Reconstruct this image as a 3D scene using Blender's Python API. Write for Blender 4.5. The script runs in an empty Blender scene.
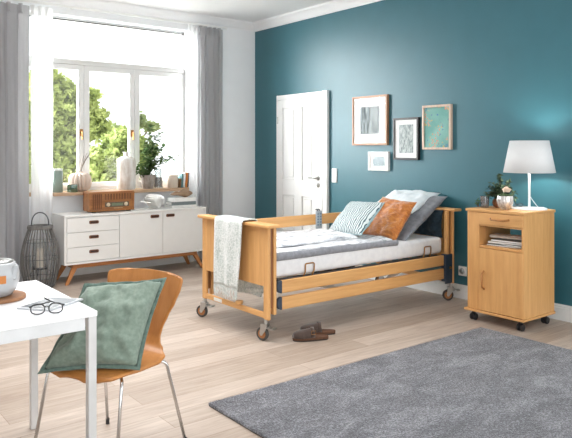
import bpy, bmesh, math, random
from mathutils import Vector, Matrix, noise
random.seed(7)
R = math.radians
scene = bpy.context.scene
COL = scene.collection

# ------------------------------------------------------------------ camera
cam_data = bpy.data.cameras.new('camera')
cam = bpy.data.objects.new('camera', cam_data)
COL.objects.link(cam)
cam.location = (-5.078, -7.18, 1.40)
cam.rotation_euler = (R(90), 0, R(-38))
cam_data.sensor_width = 36.0
cam_data.lens = 650 / 572 * 36.0
cam_data.shift_y = -(219 - 150) / 572
cam_data.clip_start = 0.05
scene.camera = cam

# ------------------------------------------------------------------ world, sun, exposure
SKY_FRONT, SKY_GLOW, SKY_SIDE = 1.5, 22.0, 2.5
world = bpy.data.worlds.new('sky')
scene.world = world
world.use_nodes = True
wn = world.node_tree
wn.nodes.clear()
def wnode(t, **k):
    n = wn.nodes.new(t)
    for a, b in k.items():
        setattr(n, a, b)
    return n
w_out = wnode('ShaderNodeOutputWorld')
w_bg = wnode('ShaderNodeBackground')
w_tc = wnode('ShaderNodeTexCoord')
w_sep = wnode('ShaderNodeSeparateXYZ')
wn.links.new(w_tc.outputs['Generated'], w_sep.inputs[0])
def wramp(src, a, b, x0, x1):
    m = wnode('ShaderNodeMapRange', interpolation_type='SMOOTHSTEP')
    m.inputs['From Min'].default_value = x0
    m.inputs['From Max'].default_value = x1
    m.inputs['To Min'].default_value = a
    m.inputs['To Max'].default_value = b
    wn.links.new(src, m.inputs['Value'])
    return m.outputs[0]
def wmath(op, p, q):
    m = wnode('ShaderNodeMath', operation=op)
    for i, s_ in enumerate((p, q)):
        if isinstance(s_, (int, float)):
            m.inputs[i].default_value = s_
        else:
            wn.links.new(s_, m.inputs[i])
    return m.outputs[0]
# hazy pale sky with a wide bright glow round the sun, base raised to the rear as added room fill
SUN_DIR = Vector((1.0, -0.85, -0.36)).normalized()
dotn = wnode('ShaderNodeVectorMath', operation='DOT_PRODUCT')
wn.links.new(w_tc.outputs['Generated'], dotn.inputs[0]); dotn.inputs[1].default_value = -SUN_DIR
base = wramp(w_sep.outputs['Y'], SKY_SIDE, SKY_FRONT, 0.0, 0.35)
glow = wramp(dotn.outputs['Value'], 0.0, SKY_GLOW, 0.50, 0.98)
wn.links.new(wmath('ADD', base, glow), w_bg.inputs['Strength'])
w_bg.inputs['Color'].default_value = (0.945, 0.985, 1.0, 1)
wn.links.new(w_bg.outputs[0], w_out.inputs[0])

sun_data = bpy.data.lights.new('sun', 'SUN')
sun_data.energy = 3.2
sun_data.angle = R(32)
sun_data.color = (1.0, 0.985, 0.96)
sun = bpy.data.objects.new('sun', sun_data)
COL.objects.link(sun)
sun.rotation_euler = SUN_DIR.to_track_quat('-Z', 'Y').to_euler()
sun.location = (-6, 6, 5)

# added overhead fill above the seating area, out of frame, no real fitting
cl = bpy.data.lights.new('overhead_fill', 'AREA')
cl.shape = 'RECTANGLE'; cl.size = 2.6; cl.size_y = 2.2
cl.energy = 66.0
cl.spread = R(110)
cl.color = (0.99, 0.99, 1.0)
clo = bpy.data.objects.new('overhead_fill', cl)
COL.objects.link(clo)
clo.location = (-3.4, -2.9, 3.09)

scene.view_settings.view_transform = 'Standard'
scene.view_settings.look = 'None'
scene.view_settings.gamma = 1.0
scene.view_settings.use_curve_mapping = False
scene.view_settings.exposure = 0.12

# ------------------------------------------------------------------ materials
def lin(c):
    return tuple(((x / 255) / 12.92 if x / 255 <= 0.04045 else ((x / 255 + 0.055) / 1.055) ** 2.4) for x in c) + (1,)

def new_mat(name):
    m = bpy.data.materials.new(name)
    m.use_nodes = True
    nt = m.node_tree
    return m, nt, nt.nodes['Principled BSDF']

def coords(nt, scale=(1, 1, 1), rot=(0, 0, 0)):
    tc = nt.nodes.new('ShaderNodeTexCoord')
    mp = nt.nodes.new('ShaderNodeMapping')
    mp.inputs['Scale'].default_value = scale
    mp.inputs['Rotation'].default_value = rot
    nt.links.new(tc.outputs['Object'], mp.inputs['Vector'])
    return mp.outputs[0]

def noise_tex(nt, vec, scale, detail=3, rough=0.5, dist=0.0):
    n = nt.nodes.new('ShaderNodeTexNoise')
    n.inputs['Scale'].default_value = scale
    n.inputs['Detail'].default_value = detail
    n.inputs['Roughness'].default_value = rough
    n.inputs['Distortion'].default_value = dist
    nt.links.new(vec, n.inputs['Vector'])
    return n.outputs['Fac']

def ramp(nt, fac, stops):
    r = nt.nodes.new('ShaderNodeValToRGB')
    while len(r.color_ramp.elements) < len(stops):
        r.color_ramp.elements.new(0.5)
    for e, (p, c) in zip(r.color_ramp.elements, stops):
        e.position = p
        e.color = c
    nt.links.new(fac, r.inputs[0])
    return r.outputs[0]

def bump(nt, b, h, strength=0.2, dist=0.01):
    n = nt.nodes.new('ShaderNodeBump')
    n.inputs['Strength'].default_value = strength
    n.inputs['Distance'].default_value = dist
    nt.links.new(h, n.inputs['Height'])
    nt.links.new(n.outputs[0], b.inputs['Normal'])

def plain(name, c, rough=0.5, metal=0.0, var=0.05, nscale=14, bmp=0.0, bscale=200, spec=0.5, sheen=0.0):
    m, nt, b = new_mat(name)
    v = coords(nt)
    f = noise_tex(nt, v, nscale, 3)
    l = lin(c)
    lo = tuple(x * (1 - var) for x in l[:3]) + (1,)
    hi = tuple(min(1, x * (1 + var)) for x in l[:3]) + (1,)
    nt.links.new(ramp(nt, f, [(0.3, lo), (0.7, hi)]), b.inputs['Base Color'])
    b.inputs['Roughness'].default_value = rough
    b.inputs['Metallic'].default_value = metal
    b.inputs['Specular IOR Level'].default_value = spec
    if sheen:
        b.inputs['Sheen Weight'].default_value = sheen
    if bmp:
        bump(nt, b, noise_tex(nt, v, bscale, 2), bmp, 0.003)
    return m

def wood(name, c_lo, c_hi, axis='z', rough=0.45, scale=30, stretch=0.06):
    m, nt, b = new_mat(name)
    s = [1, 1, 1]
    s['xyz'.index(axis)] = stretch
    v = coords(nt, tuple(s))
    f = noise_tex(nt, v, scale, 5, 0.6, 0.6)
    g = noise_tex(nt, v, scale * 6, 2, 0.6)
    mx = nt.nodes.new('ShaderNodeMath'); mx.operation = 'MULTIPLY_ADD'
    nt.links.new(g, mx.inputs[0]); mx.inputs[1].default_value = 0.35
    nt.links.new(f, mx.inputs[2])
    nt.links.new(ramp(nt, mx.outputs[0], [(0.45, lin(c_lo)), (0.85, lin(c_hi))]), b.inputs['Base Color'])
    b.inputs['Roughness'].default_value = rough
    bump(nt, b, mx.outputs[0], 0.05, 0.002)
    return m

def fabric(name, c_lo, c_hi, nscale=90, weave=500, rough=0.9, bmp=0.25, sheen=0.2, big=0.0):
    m, nt, b = new_mat(name)
    v = coords(nt)
    f = noise_tex(nt, v, nscale, 3)
    nt.links.new(ramp(nt, f, [(0.35, lin(c_lo)), (0.65, lin(c_hi))]), b.inputs['Base Color'])
    b.inputs['Roughness'].default_value = rough
    b.inputs['Specular IOR Level'].default_value = 0.2
    b.inputs['Sheen Weight'].default_value = sheen
    bump(nt, b, noise_tex(nt, v, weave, 2), bmp, 0.002)
    return m

BEECH_LO, BEECH_HI = (206, 151, 91), (224, 172, 111)
beech_x = wood('beech_grain_along_x', BEECH_LO, BEECH_HI, 'x')
beech_y = wood('beech_grain_along_y', BEECH_LO, BEECH_HI, 'y')
beech_z = wood('beech_grain_upright', BEECH_LO, BEECH_HI, 'z')
beech_dark = wood('beech_dark', (120, 75, 42), (150, 100, 60), 'z')
oak_leg = wood('stained_leg_wood', (160, 100, 52), (188, 124, 70), 'z')
oak_rail = wood('stained_rail_wood', (160, 100, 52), (188, 124, 70), 'x')
shell_wood = wood('moulded_ply', (180, 116, 56), (198, 134, 72), 'z', 0.35, 14, 0.12)
radio_wood = wood('radio_veneer', (136, 86, 44), (178, 120, 68), 'x', 0.3, 22)
radio_dark = wood('radio_speaker_slats', (92, 52, 26), (130, 80, 42), 'z', 0.5)
sill_wood = wood('sill_oak', (176, 140, 108), (205, 172, 140), 'x', 0.5, 24)
trivet_wood = wood('trivet_wood', (128, 84, 52), (160, 112, 74), 'x', 0.5, 24)
white_paint = plain('white_paint', (238, 238, 236), 0.35, var=0.01)
white_lacquer = plain('white_lacquer', (236, 234, 230), 0.3, var=0.01)
white_table = plain('white_table_lacquer', (244, 245, 247), 0.22, var=0.005)
white_wall = plain('white_plaster', (246, 248, 250), 0.9, var=0.012, nscale=6, bmp=0.05)
ceiling_mat = plain('ceiling_plaster', (250, 250, 251), 0.95, var=0.008)
teal_wall = plain('teal_wall_paint', (54, 107, 119), 0.42, var=0.03, nscale=5, bmp=0.04, spec=0.5)
steel = plain('brushed_steel', (190, 190, 188), 0.28, 1.0, 0.05)
dark_steel = plain('dark_steel', (96, 98, 102), 0.4, 0.8)
chrome = plain('chrome', (215, 215, 215), 0.15, 1.0, 0.02)
brass = plain('antique_brass', (168, 124, 78), 0.4, 0.9)
copper = plain('copper_leather', (196, 120, 56), 0.5, 0.1)
black_plastic = plain('black_plastic', (30, 30, 33), 0.45)
navy_plastic = plain('anthracite_blue_plastic', (50, 62, 78), 0.5)
grey_plastic = plain('grey_plastic', (168, 178, 186), 0.4)
rubber = plain('grey_rubber', (72, 68, 64), 0.7)
caster_tan = plain('tan_wheel_core', (168, 112, 66), 0.5)
dark_slot = plain('dark_gap', (40, 36, 34), 0.8)
brown_leather = plain('brown_leather_pull', (112, 66, 40), 0.5, var=0.1)
paper = plain('white_paper', (243, 242, 238), 0.8, var=0.02)
mat_board = plain('white_mat_board', (246, 246, 245), 0.85, var=0.005)

def glass_mat(name, tint=(1, 1, 1), gloss=0.08, rough=0.02, opacity=0.0, body=(1, 1, 1)):
    m = bpy.data.materials.new(name); m.use_nodes = True
    nt = m.node_tree; nt.nodes.clear()
    out = nt.nodes.new('ShaderNodeOutputMaterial')
    tr = nt.nodes.new('ShaderNodeBsdfTransparent'); tr.inputs[0].default_value = (*tint, 1)
    gl = nt.nodes.new('ShaderNodeBsdfGlossy'); gl.inputs['Roughness'].default_value = rough
    df = nt.nodes.new('ShaderNodeBsdfDiffuse'); df.inputs[0].default_value = (*body, 1)
    m1 = nt.nodes.new('ShaderNodeMixShader'); m1.inputs[0].default_value = opacity
    nt.links.new(tr.outputs[0], m1.inputs[1]); nt.links.new(df.outputs[0], m1.inputs[2])
    fr_ = nt.nodes.new('ShaderNodeLayerWeight'); fr_.inputs[0].default_value = 0.25
    mm = nt.nodes.new('ShaderNodeMath'); mm.operation = 'MULTIPLY_ADD'
    nt.links.new(fr_.outputs['Facing'], mm.inputs[0]); mm.inputs[1].default_value = gloss; mm.inputs[2].default_value = gloss * 0.5
    m2 = nt.nodes.new('ShaderNodeMixShader')
    nt.links.new(mm.outputs[0], m2.inputs[0])
    nt.links.new(m1.outputs[0], m2.inputs[1]); nt.links.new(gl.outputs[0], m2.inputs[2])
    nt.links.new(m2.outputs[0], out.inputs[0])
    return m
window_glass = glass_mat('window_glass', gloss=0.05)
picture_glass = glass_mat('picture_glass', gloss=0.004)
clear_glass = glass_mat('clear_glass', tint=(0.92, 0.94, 0.94), gloss=0.35)
lens_glass = glass_mat('lens_glass', gloss=0.08)
smoke_glass = glass_mat('smoky_glass', tint=(0.62, 0.66, 0.7), gloss=0.4, opacity=0.25, body=(0.25, 0.27, 0.3))
green_glass = glass_mat('green_glass', tint=(0.35, 0.55, 0.42), gloss=0.4, opacity=0.35, body=(0.08, 0.22, 0.14))

def translucent_cloth(name, c, trans=0.45, sheer=0.0):
    m = bpy.data.materials.new(name); m.use_nodes = True
    nt = m.node_tree; nt.nodes.clear()
    out = nt.nodes.new('ShaderNodeOutputMaterial')
    v = coords(nt, (60, 60, 2))
    f = noise_tex(nt, v, 6, 3)
    l = lin(c)
    colr = ramp(nt, f, [(0.3, tuple(x * 0.96 for x in l[:3]) + (1,)), (0.7, l)])
    d = nt.nodes.new('ShaderNodeBsdfDiffuse'); t = nt.nodes.new('ShaderNodeBsdfTranslucent')
    nt.links.new(colr, d.inputs[0]); nt.links.new(colr, t.inputs[0])
    mx = nt.nodes.new('ShaderNodeMixShader'); mx.inputs[0].default_value = trans
    nt.links.new(d.outputs[0], mx.inputs[1]); nt.links.new(t.outputs[0], mx.inputs[2])
    last = mx
    if sheer:
        tp = nt.nodes.new('ShaderNodeBsdfTransparent')
        m3 = nt.nodes.new('ShaderNodeMixShader'); m3.inputs[0].default_value = sheer
        nt.links.new(mx.outputs[0], m3.inputs[1]); nt.links.new(tp.outputs[0], m3.inputs[2])
        last = m3
    nt.links.new(last.outputs[0], out.inputs[0])
    return m
curtain_mat = translucent_cloth('grey_linen_curtain', (202, 201, 203), 0.48)
sheer_mat = translucent_cloth('white_sheer_voile', (246, 246, 246), 0.55, 0.12)
shade_mat = translucent_cloth('white_lampshade_fabric', (236, 237, 238), 0.06)

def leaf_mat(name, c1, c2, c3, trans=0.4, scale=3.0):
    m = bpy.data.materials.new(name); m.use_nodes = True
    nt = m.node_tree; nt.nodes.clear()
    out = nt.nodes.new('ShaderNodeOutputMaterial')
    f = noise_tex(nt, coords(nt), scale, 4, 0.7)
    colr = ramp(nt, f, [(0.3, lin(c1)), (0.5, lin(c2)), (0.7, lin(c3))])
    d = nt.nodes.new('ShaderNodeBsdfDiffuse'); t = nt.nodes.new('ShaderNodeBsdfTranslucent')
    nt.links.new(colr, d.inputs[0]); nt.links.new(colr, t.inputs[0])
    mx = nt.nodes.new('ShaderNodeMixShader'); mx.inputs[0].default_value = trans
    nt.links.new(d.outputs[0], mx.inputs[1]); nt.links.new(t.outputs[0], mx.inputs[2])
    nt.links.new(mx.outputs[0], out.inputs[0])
    return m

# ------------------------------------------------------------------ mesh helpers
def bx(bm, x0, x1, y0, y1, z0, z1, mat=None):
    vs = [bm.verts.new((x, y, z)) for x in (x0, x1) for y in (y0, y1) for z in (z0, z1)]
    if mat is not None:
        for v in vs:
            v.co = mat @ v.co
    for f in ((0, 1, 3, 2), (4, 6, 7, 5), (0, 4, 5, 1), (2, 3, 7, 6), (0, 2, 6, 4), (1, 5, 7, 3)):
        bm.faces.new([vs[i] for i in f])
    return vs

def tube(bm, pts, r, seg=10, closed=False, cap=True):
    pts = [Vector(p) for p in pts]
    n = len(pts)
    rs = r if isinstance(r, (list, tuple)) else [r] * n
    rings = []
    ref = None
    for i, p in enumerate(pts):
        if closed:
            t = (pts[(i + 1) % n] - pts[i - 1])
        else:
            t = pts[min(i + 1, n - 1)] - pts[max(i - 1, 0)]
        t.normalize()
        if ref is None:
            ref = Vector((0, 0, 1)) if abs(t.z) < 0.9 else Vector((1, 0, 0))
        a = (ref - t * ref.dot(t)).normalized()
        ref = a
        b = t.cross(a)
        rings.append([bm.verts.new(p + (a * math.cos(2 * math.pi * k / seg) + b * math.sin(2 * math.pi * k / seg)) * rs[i]) for k in range(seg)])
    m = n if closed else n - 1
    for i in range(m):
        A, B = rings[i], rings[(i + 1) % n]
        for k in range(seg):
            bm.faces.new((A[k], A[(k + 1) % seg], B[(k + 1) % seg], B[k]))
    if cap and not closed:
        bm.faces.new(list(reversed(rings[0])))
        bm.faces.new(rings[-1])
    return rings

def lathe(bm, prof, seg=32, c=(0, 0, 0), rib=0.0, nrib=0, axis=None):
    rings = []
    for (r, z) in prof:
        ring = []
        for k in range(seg):
            a = 2 * math.pi * k / seg
            rr = r * (1 + rib * abs(math.cos(nrib * a / 2)) - rib if rib else 1)
            ring.append(bm.verts.new((c[0] + rr * math.cos(a), c[1] + rr * math.sin(a), c[2] + z)))
        rings.append(ring)
    for A, B in zip(rings, rings[1:]):
        for k in range(seg):
            bm.faces.new((A[k], A[(k + 1) % seg], B[(k + 1) % seg], B[k]))
    if prof[0][0] > 1e-5:
        bm.faces.new(list(reversed(rings[0])))
    if prof[-1][0] > 1e-5:
        bm.faces.new(rings[-1])
    return rings

def gridf(bm, f, nu, nv, wrap=False):
    V = [[bm.verts.new(f(i / nu, j / nv)) for j in range(nv + 1)] for i in range(nu + (0 if wrap else 1))]
    n = len(V)
    for i in range(nu):
        for j in range(nv):
            bm.faces.new((V[i][j], V[(i + 1) % n][j], V[(i + 1) % n][j + 1], V[i][j + 1]))
    return V

def arc(p0, p1, p2, n=6):
    p0, p1, p2 = Vector(p0), Vector(p1), Vector(p2)
    return [(1 - t) ** 2 * p0 + 2 * t * (1 - t) * p1 + t * t * p2 for t in [i / n for i in range(n + 1)]]

def obj(name, bm, mat, parent=None, smooth=False, bevel=0.0, seg=2, solid=0.0, subsurf=0):
    me = bpy.data.meshes.new(name)
    bmesh.ops.remove_doubles(bm, verts=bm.verts, dist=1e-6)
    bmesh.ops.recalc_face_normals(bm, faces=bm.faces)
    bm.to_mesh(me); bm.free()
    o = bpy.data.objects.new(name, me)
    for m in (mat if isinstance(mat, (list, tuple)) else [mat]):
        me.materials.append(m)
    COL.objects.link(o)
    if smooth:
        for p in me.polygons:
            p.use_smooth = True
    if solid:
        s = o.modifiers.new('solid', 'SOLIDIFY'); s.thickness = solid; s.offset = 0
    if bevel:
        b = o.modifiers.new('bevel', 'BEVEL'); b.width = bevel; b.segments = seg; b.limit_method = 'ANGLE'; b.angle_limit = R(40)
        b.harden_normals = False
    if subsurf:
        s = o.modifiers.new('sub', 'SUBSURF'); s.levels = subsurf; s.render_levels = subsurf
    if parent:
        o.parent = parent
    return o

def tag(o, label, cat, group=None):
    o['label'] = label; o['category'] = cat
    if group:
        o['group'] = group
    return o

def thing(name, label, cat, loc=(0, 0, 0), rz=0.0, group=None):
    o = bpy.data.objects.new(name, None)
    COL.objects.link(o)
    o.empty_display_size = 0.1
    o.location = loc; o.rotation_euler = (0, 0, rz)
    return tag(o, label, cat, group)

def struct(o):
    o['kind'] = 'structure'
    return o

def boxobj(name, dims, mat, parent=None, bevel=0.0, seg=2):
    bm = bmesh.new(); bx(bm, *dims)
    return obj(name, bm, mat, parent, bevel=bevel, seg=seg)

def dup(root, loc, rz=0.0, label=None):
    r = root.copy(); COL.objects.link(r); r.location = loc; r.rotation_euler = (0, 0, rz)
    if label:
        r['label'] = label
    for ch in list(root.children):
        c = ch.copy(); COL.objects.link(c); c.parent = r
        for g in ch.children:
            d = g.copy(); COL.objects.link(d); d.parent = c
    return r

NZ = lambda x, y, z=0.0: noise.noise(Vector((x, y, z)))

# ================================================================== SETTING
CEIL = 3.10
# floor: whitewashed oak planks along x
m, nt, b = new_mat('whitewashed_oak_planks')
v = coords(nt)
br = nt.nodes.new('ShaderNodeTexBrick')
br.offset = 0.37; br.offset_frequency = 2
br.inputs['Scale'].default_value = 1.0
br.inputs['Brick Width'].default_value = 1.75
br.inputs['Row Height'].default_value = 0.185
br.inputs['Mortar Size'].default_value = 0.0016
br.inputs['Mortar Smooth'].default_value = 0.2
br.inputs['Bias'].default_value = -0.1
br.inputs['Color1'].default_value = lin((201, 188, 176))
br.inputs['Color2'].default_value = lin((176, 161, 147))
br.inputs['Mortar'].default_value = lin((150, 130, 112))
nt.links.new(v, br.inputs['Vector'])
v2 = coords(nt, (0.7, 9, 1))
f = noise_tex(nt, v2, 4.0, 6, 0.65, 0.8)
v3 = coords(nt, (0.5, 2.2, 1))
f3 = noise_tex(nt, v3, 1.6, 3, 0.6)
mix = nt.nodes.new('ShaderNodeMixRGB'); mix.blend_type = 'MULTIPLY'; mix.inputs[0].default_value = 0.75
nt.links.new(br.outputs['Color'], mix.inputs[1])
nt.links.new(ramp(nt, f, [(0.3, lin((198, 190, 184))), (0.68, lin((255, 253, 251)))]), mix.inputs[2])
mix2 = nt.nodes.new('ShaderNodeMixRGB'); mix2.blend_type = 'MULTIPLY'; mix2.inputs[0].default_value = 0.6
nt.links.new(mix.outputs[0], mix2.inputs[1])
nt.links.new(ramp(nt, f3, [(0.3, lin((222, 214, 208))), (0.7, lin((255, 255, 255)))]), mix2.inputs[2])
nt.links.new(mix2.outputs[0], b.inputs['Base Color'])
b.inputs['Roughness'].default_value = 0.42
bump(nt, b, br.outputs['Fac'], 0.15, -0.002)
floor_mat = m
struct(boxobj('floor', (-7.4, 0.3, -9.2, 0.3, -0.1, 0.0), floor_mat))
struct(boxobj('ceiling', (-7.4, 0.3, -9.2, 0.3, CEIL, CEIL + 0.12), ceiling_mat))
# window wall with its opening
WX0, WX1, WZ0, WZ1, WY = -3.06, -1.0, 0.90, 2.90, 0.15
bm = bmesh.new()
bx(bm, -7.4, WX0, 0, 0.28, 0, CEIL); bx(bm, WX1, 0.3, 0, 0.28, 0, CEIL)
bx(bm, WX0, WX1, 0, 0.28, 0, WZ0); bx(bm, WX0, WX1, 0, 0.28, WZ1, CEIL)
struct(obj('wall_back', bm, white_wall))
struct(boxobj('wall_left', (-7.4, -7.2, -9.2, 0, 0, CEIL), white_wall))
struct(boxobj('wall_right', (0, 0.2, -5.7, 0, 0, CEIL), teal_wall))

# coving along both walls
def coving(name, along, a0, a1):
    prof = [(0, 0), (0.012, 0), (0.014, 0.012), (0.03, 0.02), (0.05, 0.045), (0.085, 0.075), (0.10, 0.08), (0.104, 0.098), (0.104, 0.105)]
    bm = bmesh.new()
    rows = []
    for s in (a0, a1):
        if along == 'x':
            rows.append([bm.verts.new((s - (d if s == a1 else 0), -d, CEIL - 0.105 + z)) for d, z in prof])
        else:
            rows.append([bm.verts.new((-d, s - (d if s == a1 else 0), CEIL - 0.105 + z)) for d, z in prof])
    for i in range(len(prof) - 1):
        bm.faces.new((rows[0][i], rows[0][i + 1], rows[1][i + 1], rows[1][i]))
    o = obj(name, bm, ceiling_mat)
    return struct(o)
coving('trim_1', 'x', -7.2, 0.0)
coving('trim_2', 'y', -5.7, 0.0)

def skirting(name, segs, axis):
    bm = bmesh.new()
    for a0, a1 in segs:
        for t, z0, z1 in ((0.018, 0, 0.105), (0.012, 0.105, 0.122), (0.007, 0.122, 0.132)):
            if axis == 'y':
                bx(bm, -t, 0, a0, a1, z0, z1)
            else:
                bx(bm, a0, a1, -t, 0, z0, z1)
    return struct(obj(name, bm, white_paint, bevel=0.003))
skirting('baseboard_right', [(-5.7, -1.508), (-0.519, 0)], 'y')
skirting('baseboard_back', [(-7.2, 0.0)], 'x')

# window: frame, casements, panes, handles
win = bpy.data.objects.new('window_1', None); COL.objects.link(win); struct(win)
win.location = (0, WY, 0)
bm = bmesh.new()
fx0, fx1 = WX0 + 0.003, WX1 - 0.003
fz0, fz1 = 0.937, 2.89
bx(bm, fx0, fx0 + 0.05, 0, 0.08, fz0, fz1); bx(bm, fx1 - 0.03, fx1, 0, 0.08, fz0, fz1)
bx(bm, fx0, fx1, 0, 0.08, 2.865, fz1); bx(bm, fx0, fx1, 0, 0.08, fz0, fz0 + 0.03)
bx(bm, fx0, fx1, -0.015, 0.08, 2.375, 2.43)          # transom bar
bx(bm, fx0, fx1, -0.028, 0.0, 2.418, 2.43)           # drip mould on the transom
obj('window_frame', bm, white_paint, win, bevel=0.004)
boxobj('head_seal', (fx0, fx1, -0.004, 0.002, 2.868, 2.878), dark_slot, win)
mull = [(-2.345, -2.27), (-1.72, -1.645)]
xs = [fx0 + 0.05, mull[0][0], mull[0][1], mull[1][0], mull[1][1], fx1 - 0.03]
for k in range(3):
    a, c = xs[2 * k], xs[2 * k + 1]
    a -= 0.036 if k else 0.0
    c += 0.036 if k < 2 else 0.0
    bm = bmesh.new()
    s = 0.058
    bx(bm, a, a + s, -0.012, 0.05, 0.968, 2.372); bx(bm, c - s, c, -0.012, 0.05, 0.968, 2.372)
    bx(bm, a + s, c - s, -0.012, 0.05, 0.968, 0.968 + s); bx(bm, a + s, c - s, -0.012, 0.05, 2.372 - s, 2.372)
    cs = obj('casement', bm, white_paint, win, bevel=0.005)
    boxobj('pane', (a + s, c - s, 0.02, 0.026, 0.968 + s, 2.372 - s), window_glass, cs)
    if k < 2:
        bm = bmesh.new()
        bx(bm, c - 0.048, c - 0.014, -0.022, -0.012, 1.56, 1.64)
        tube(bm, [(c - 0.031, -0.022, 1.61), (c - 0.031, -0.05, 1.61), (c - 0.031, -0.052, 1.52)], 0.009, 8)
        obj('window_handle', bm, brass, cs, smooth=False)
boxobj('pane', (fx0 + 0.05, fx1 - 0.03, 0.03, 0.036, 2.43, 2.865), window_glass, win)
# oak sill board
bm = bmesh.new(); bx(bm, WX0 + 0.002, WX1 - 0.002, 0.0, WY - 0.001, 0.9005, 0.936); bx(bm, -2.735, -1.085, -0.13, 0.0, 0.9005, 0.936)
o = obj('trim_3', bm, sill_wood, bevel=0.003)
struct(o)

# door
door = bpy.data.objects.new('door_1', None); COL.objects.link(door); struct(door)
bm = bmesh.new()
T, HD = -0.034, 2.095
for y0, y1, z0, z1 in ((-1.505, -1.42, 0, HD), (-0.55, -0.522, 0, HD), (-1.42, -0.55, 2.035, HD)):
    bx(bm, T, -0.001, y0, y1, z0, z1)
bx(bm, T - 0.010, T, -1.505, -1.465, 0, HD + 0.003)
obj('door_frame', bm, white_paint, door, bevel=0.004)
boxobj('door_gap', (-0.006, -0.001, -1.421, -0.549, 0.004, 2.036), dark_slot, door)
def panel_leaf():
    bm = bmesh.new()
    y0, y1, z0, z1 = -1.411, -0.553, 0.006, 2.03
    xf, xb = -0.034, -0.007
    ys = [y0, -1.237, -1.03, -0.893, -0.649, y1]
    zs = [z0, 0.24, 0.83, 1.033, 1.925, z1]
    # stiles and rails
    for a, c in ((ys[0], ys[1]), (ys[2], ys[3]), (ys[4], ys[5])):
        bx(bm, xf, xb, a, c, z0, z1)
    for a, c in ((ys[1], ys[2]), (ys[3], ys[4])):
        for p, q in ((zs[0], zs[1]), (zs[2], zs[3]), (zs[4], zs[5])):
            bx(bm, xf, xb, a, c, p, q)
        for p, q in ((zs[1], zs[2]), (zs[3], zs[4])):
            bx(bm, xf + 0.014, xb, a, c, p, q)
            bx(bm, xf + 0.004, xb, a + 0.03, c - 0.03, p + 0.03, q - 0.03)
    return bm
leaf = obj('door_leaf', panel_leaf(), white_paint, door, bevel=0.006)
bm = bmesh.new()
lathe(bm, [(0.026, 0), (0.026, 0.008), (0.012, 0.01), (0.012, 0.04)], 20)
tube(bm, [(0, 0, 0.045), (0.0, 0.06, 0.047), (0, 0.125, 0.045)], 0.0095, 10)
bmesh.ops.rotate(bm, verts=bm.verts, cent=(0, 0, 0), matrix=Matrix.Rotation(R(-90), 3, 'Y'))
bmesh.ops.translate(bm, verts=bm.verts, vec=(-0.034, -1.347, 1.066))
obj('door_handle', bm, steel, door, smooth=True)
bm = bmesh.new()
lathe(bm, [(0.026, 0), (0.026, 0.008), (0.01, 0.009), (0.009, 0.016)], 20)
bmesh.ops.rotate(bm, verts=bm.verts, cent=(0, 0, 0), matrix=Matrix.Rotation(R(-90), 3, 'Y'))
bmesh.ops.translate(bm, verts=bm.verts, vec=(-0.034, -1.347, 0.982))
obj('lock_rose', bm, steel, door, smooth=True)
for hz in (1.78, 0.25):
    bm = bmesh.new(); tube(bm, [(-0.040, -0.552, hz - 0.045), (-0.040, -0.552, hz + 0.045)], 0.009, 10)
    obj('hinge', bm, steel, door)

# light switch and outlet
t = thing('light_switch', 'white double light switch on teal wall right of door', 'light switch', (0, -1.60, 1.105))
boxobj('switch_plate', (-0.012, -0.0005, -0.042, 0.042, -0.082, 0.082), white_paint, t, 0.004)
for z0 in (-0.074, 0.003):
    boxobj('rocker', (-0.017, -0.012, -0.034, 0.034, z0, z0 + 0.071), white_paint, t, 0.003)
t = thing('wall_outlet', 'white wall socket above baseboard between bed and cabinet', 'outlet', (0, -3.385, 0.262))
boxobj('socket_plate', (-0.012, -0.0005, -0.045, 0.045, -0.045, 0.045), white_paint, t, 0.005)
bm = bmesh.new(); lathe(bm, [(0.03, 0.003), (0.027, 0.0), (0.0, -0.002)], 24)
bmesh.ops.rotate(bm, verts=bm.verts, cent=(0, 0, 0), matrix=Matrix.Rotation(R(-90), 3, 'Y'))
bmesh.ops.translate(bm, verts=bm.verts, vec=(-0.0125, 0, 0))
sk = obj('socket_well', bm, plain('socket_grey', (188, 190, 192), 0.5), t, smooth=True)

# ------------------------------------------------------------------ garden outside
bounce_ground = plain('pale_bounce_ground', (206, 205, 200), 0.95, var=0.08, nscale=9)  # unseen ground, made pale to bounce neutral light onto the ceiling
bm = bmesh.new(); bx(bm, -14, 16, 0.6, 14, -0.7, -0.6)
o = obj('ground', bm, bounce_ground); struct(o)

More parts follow.
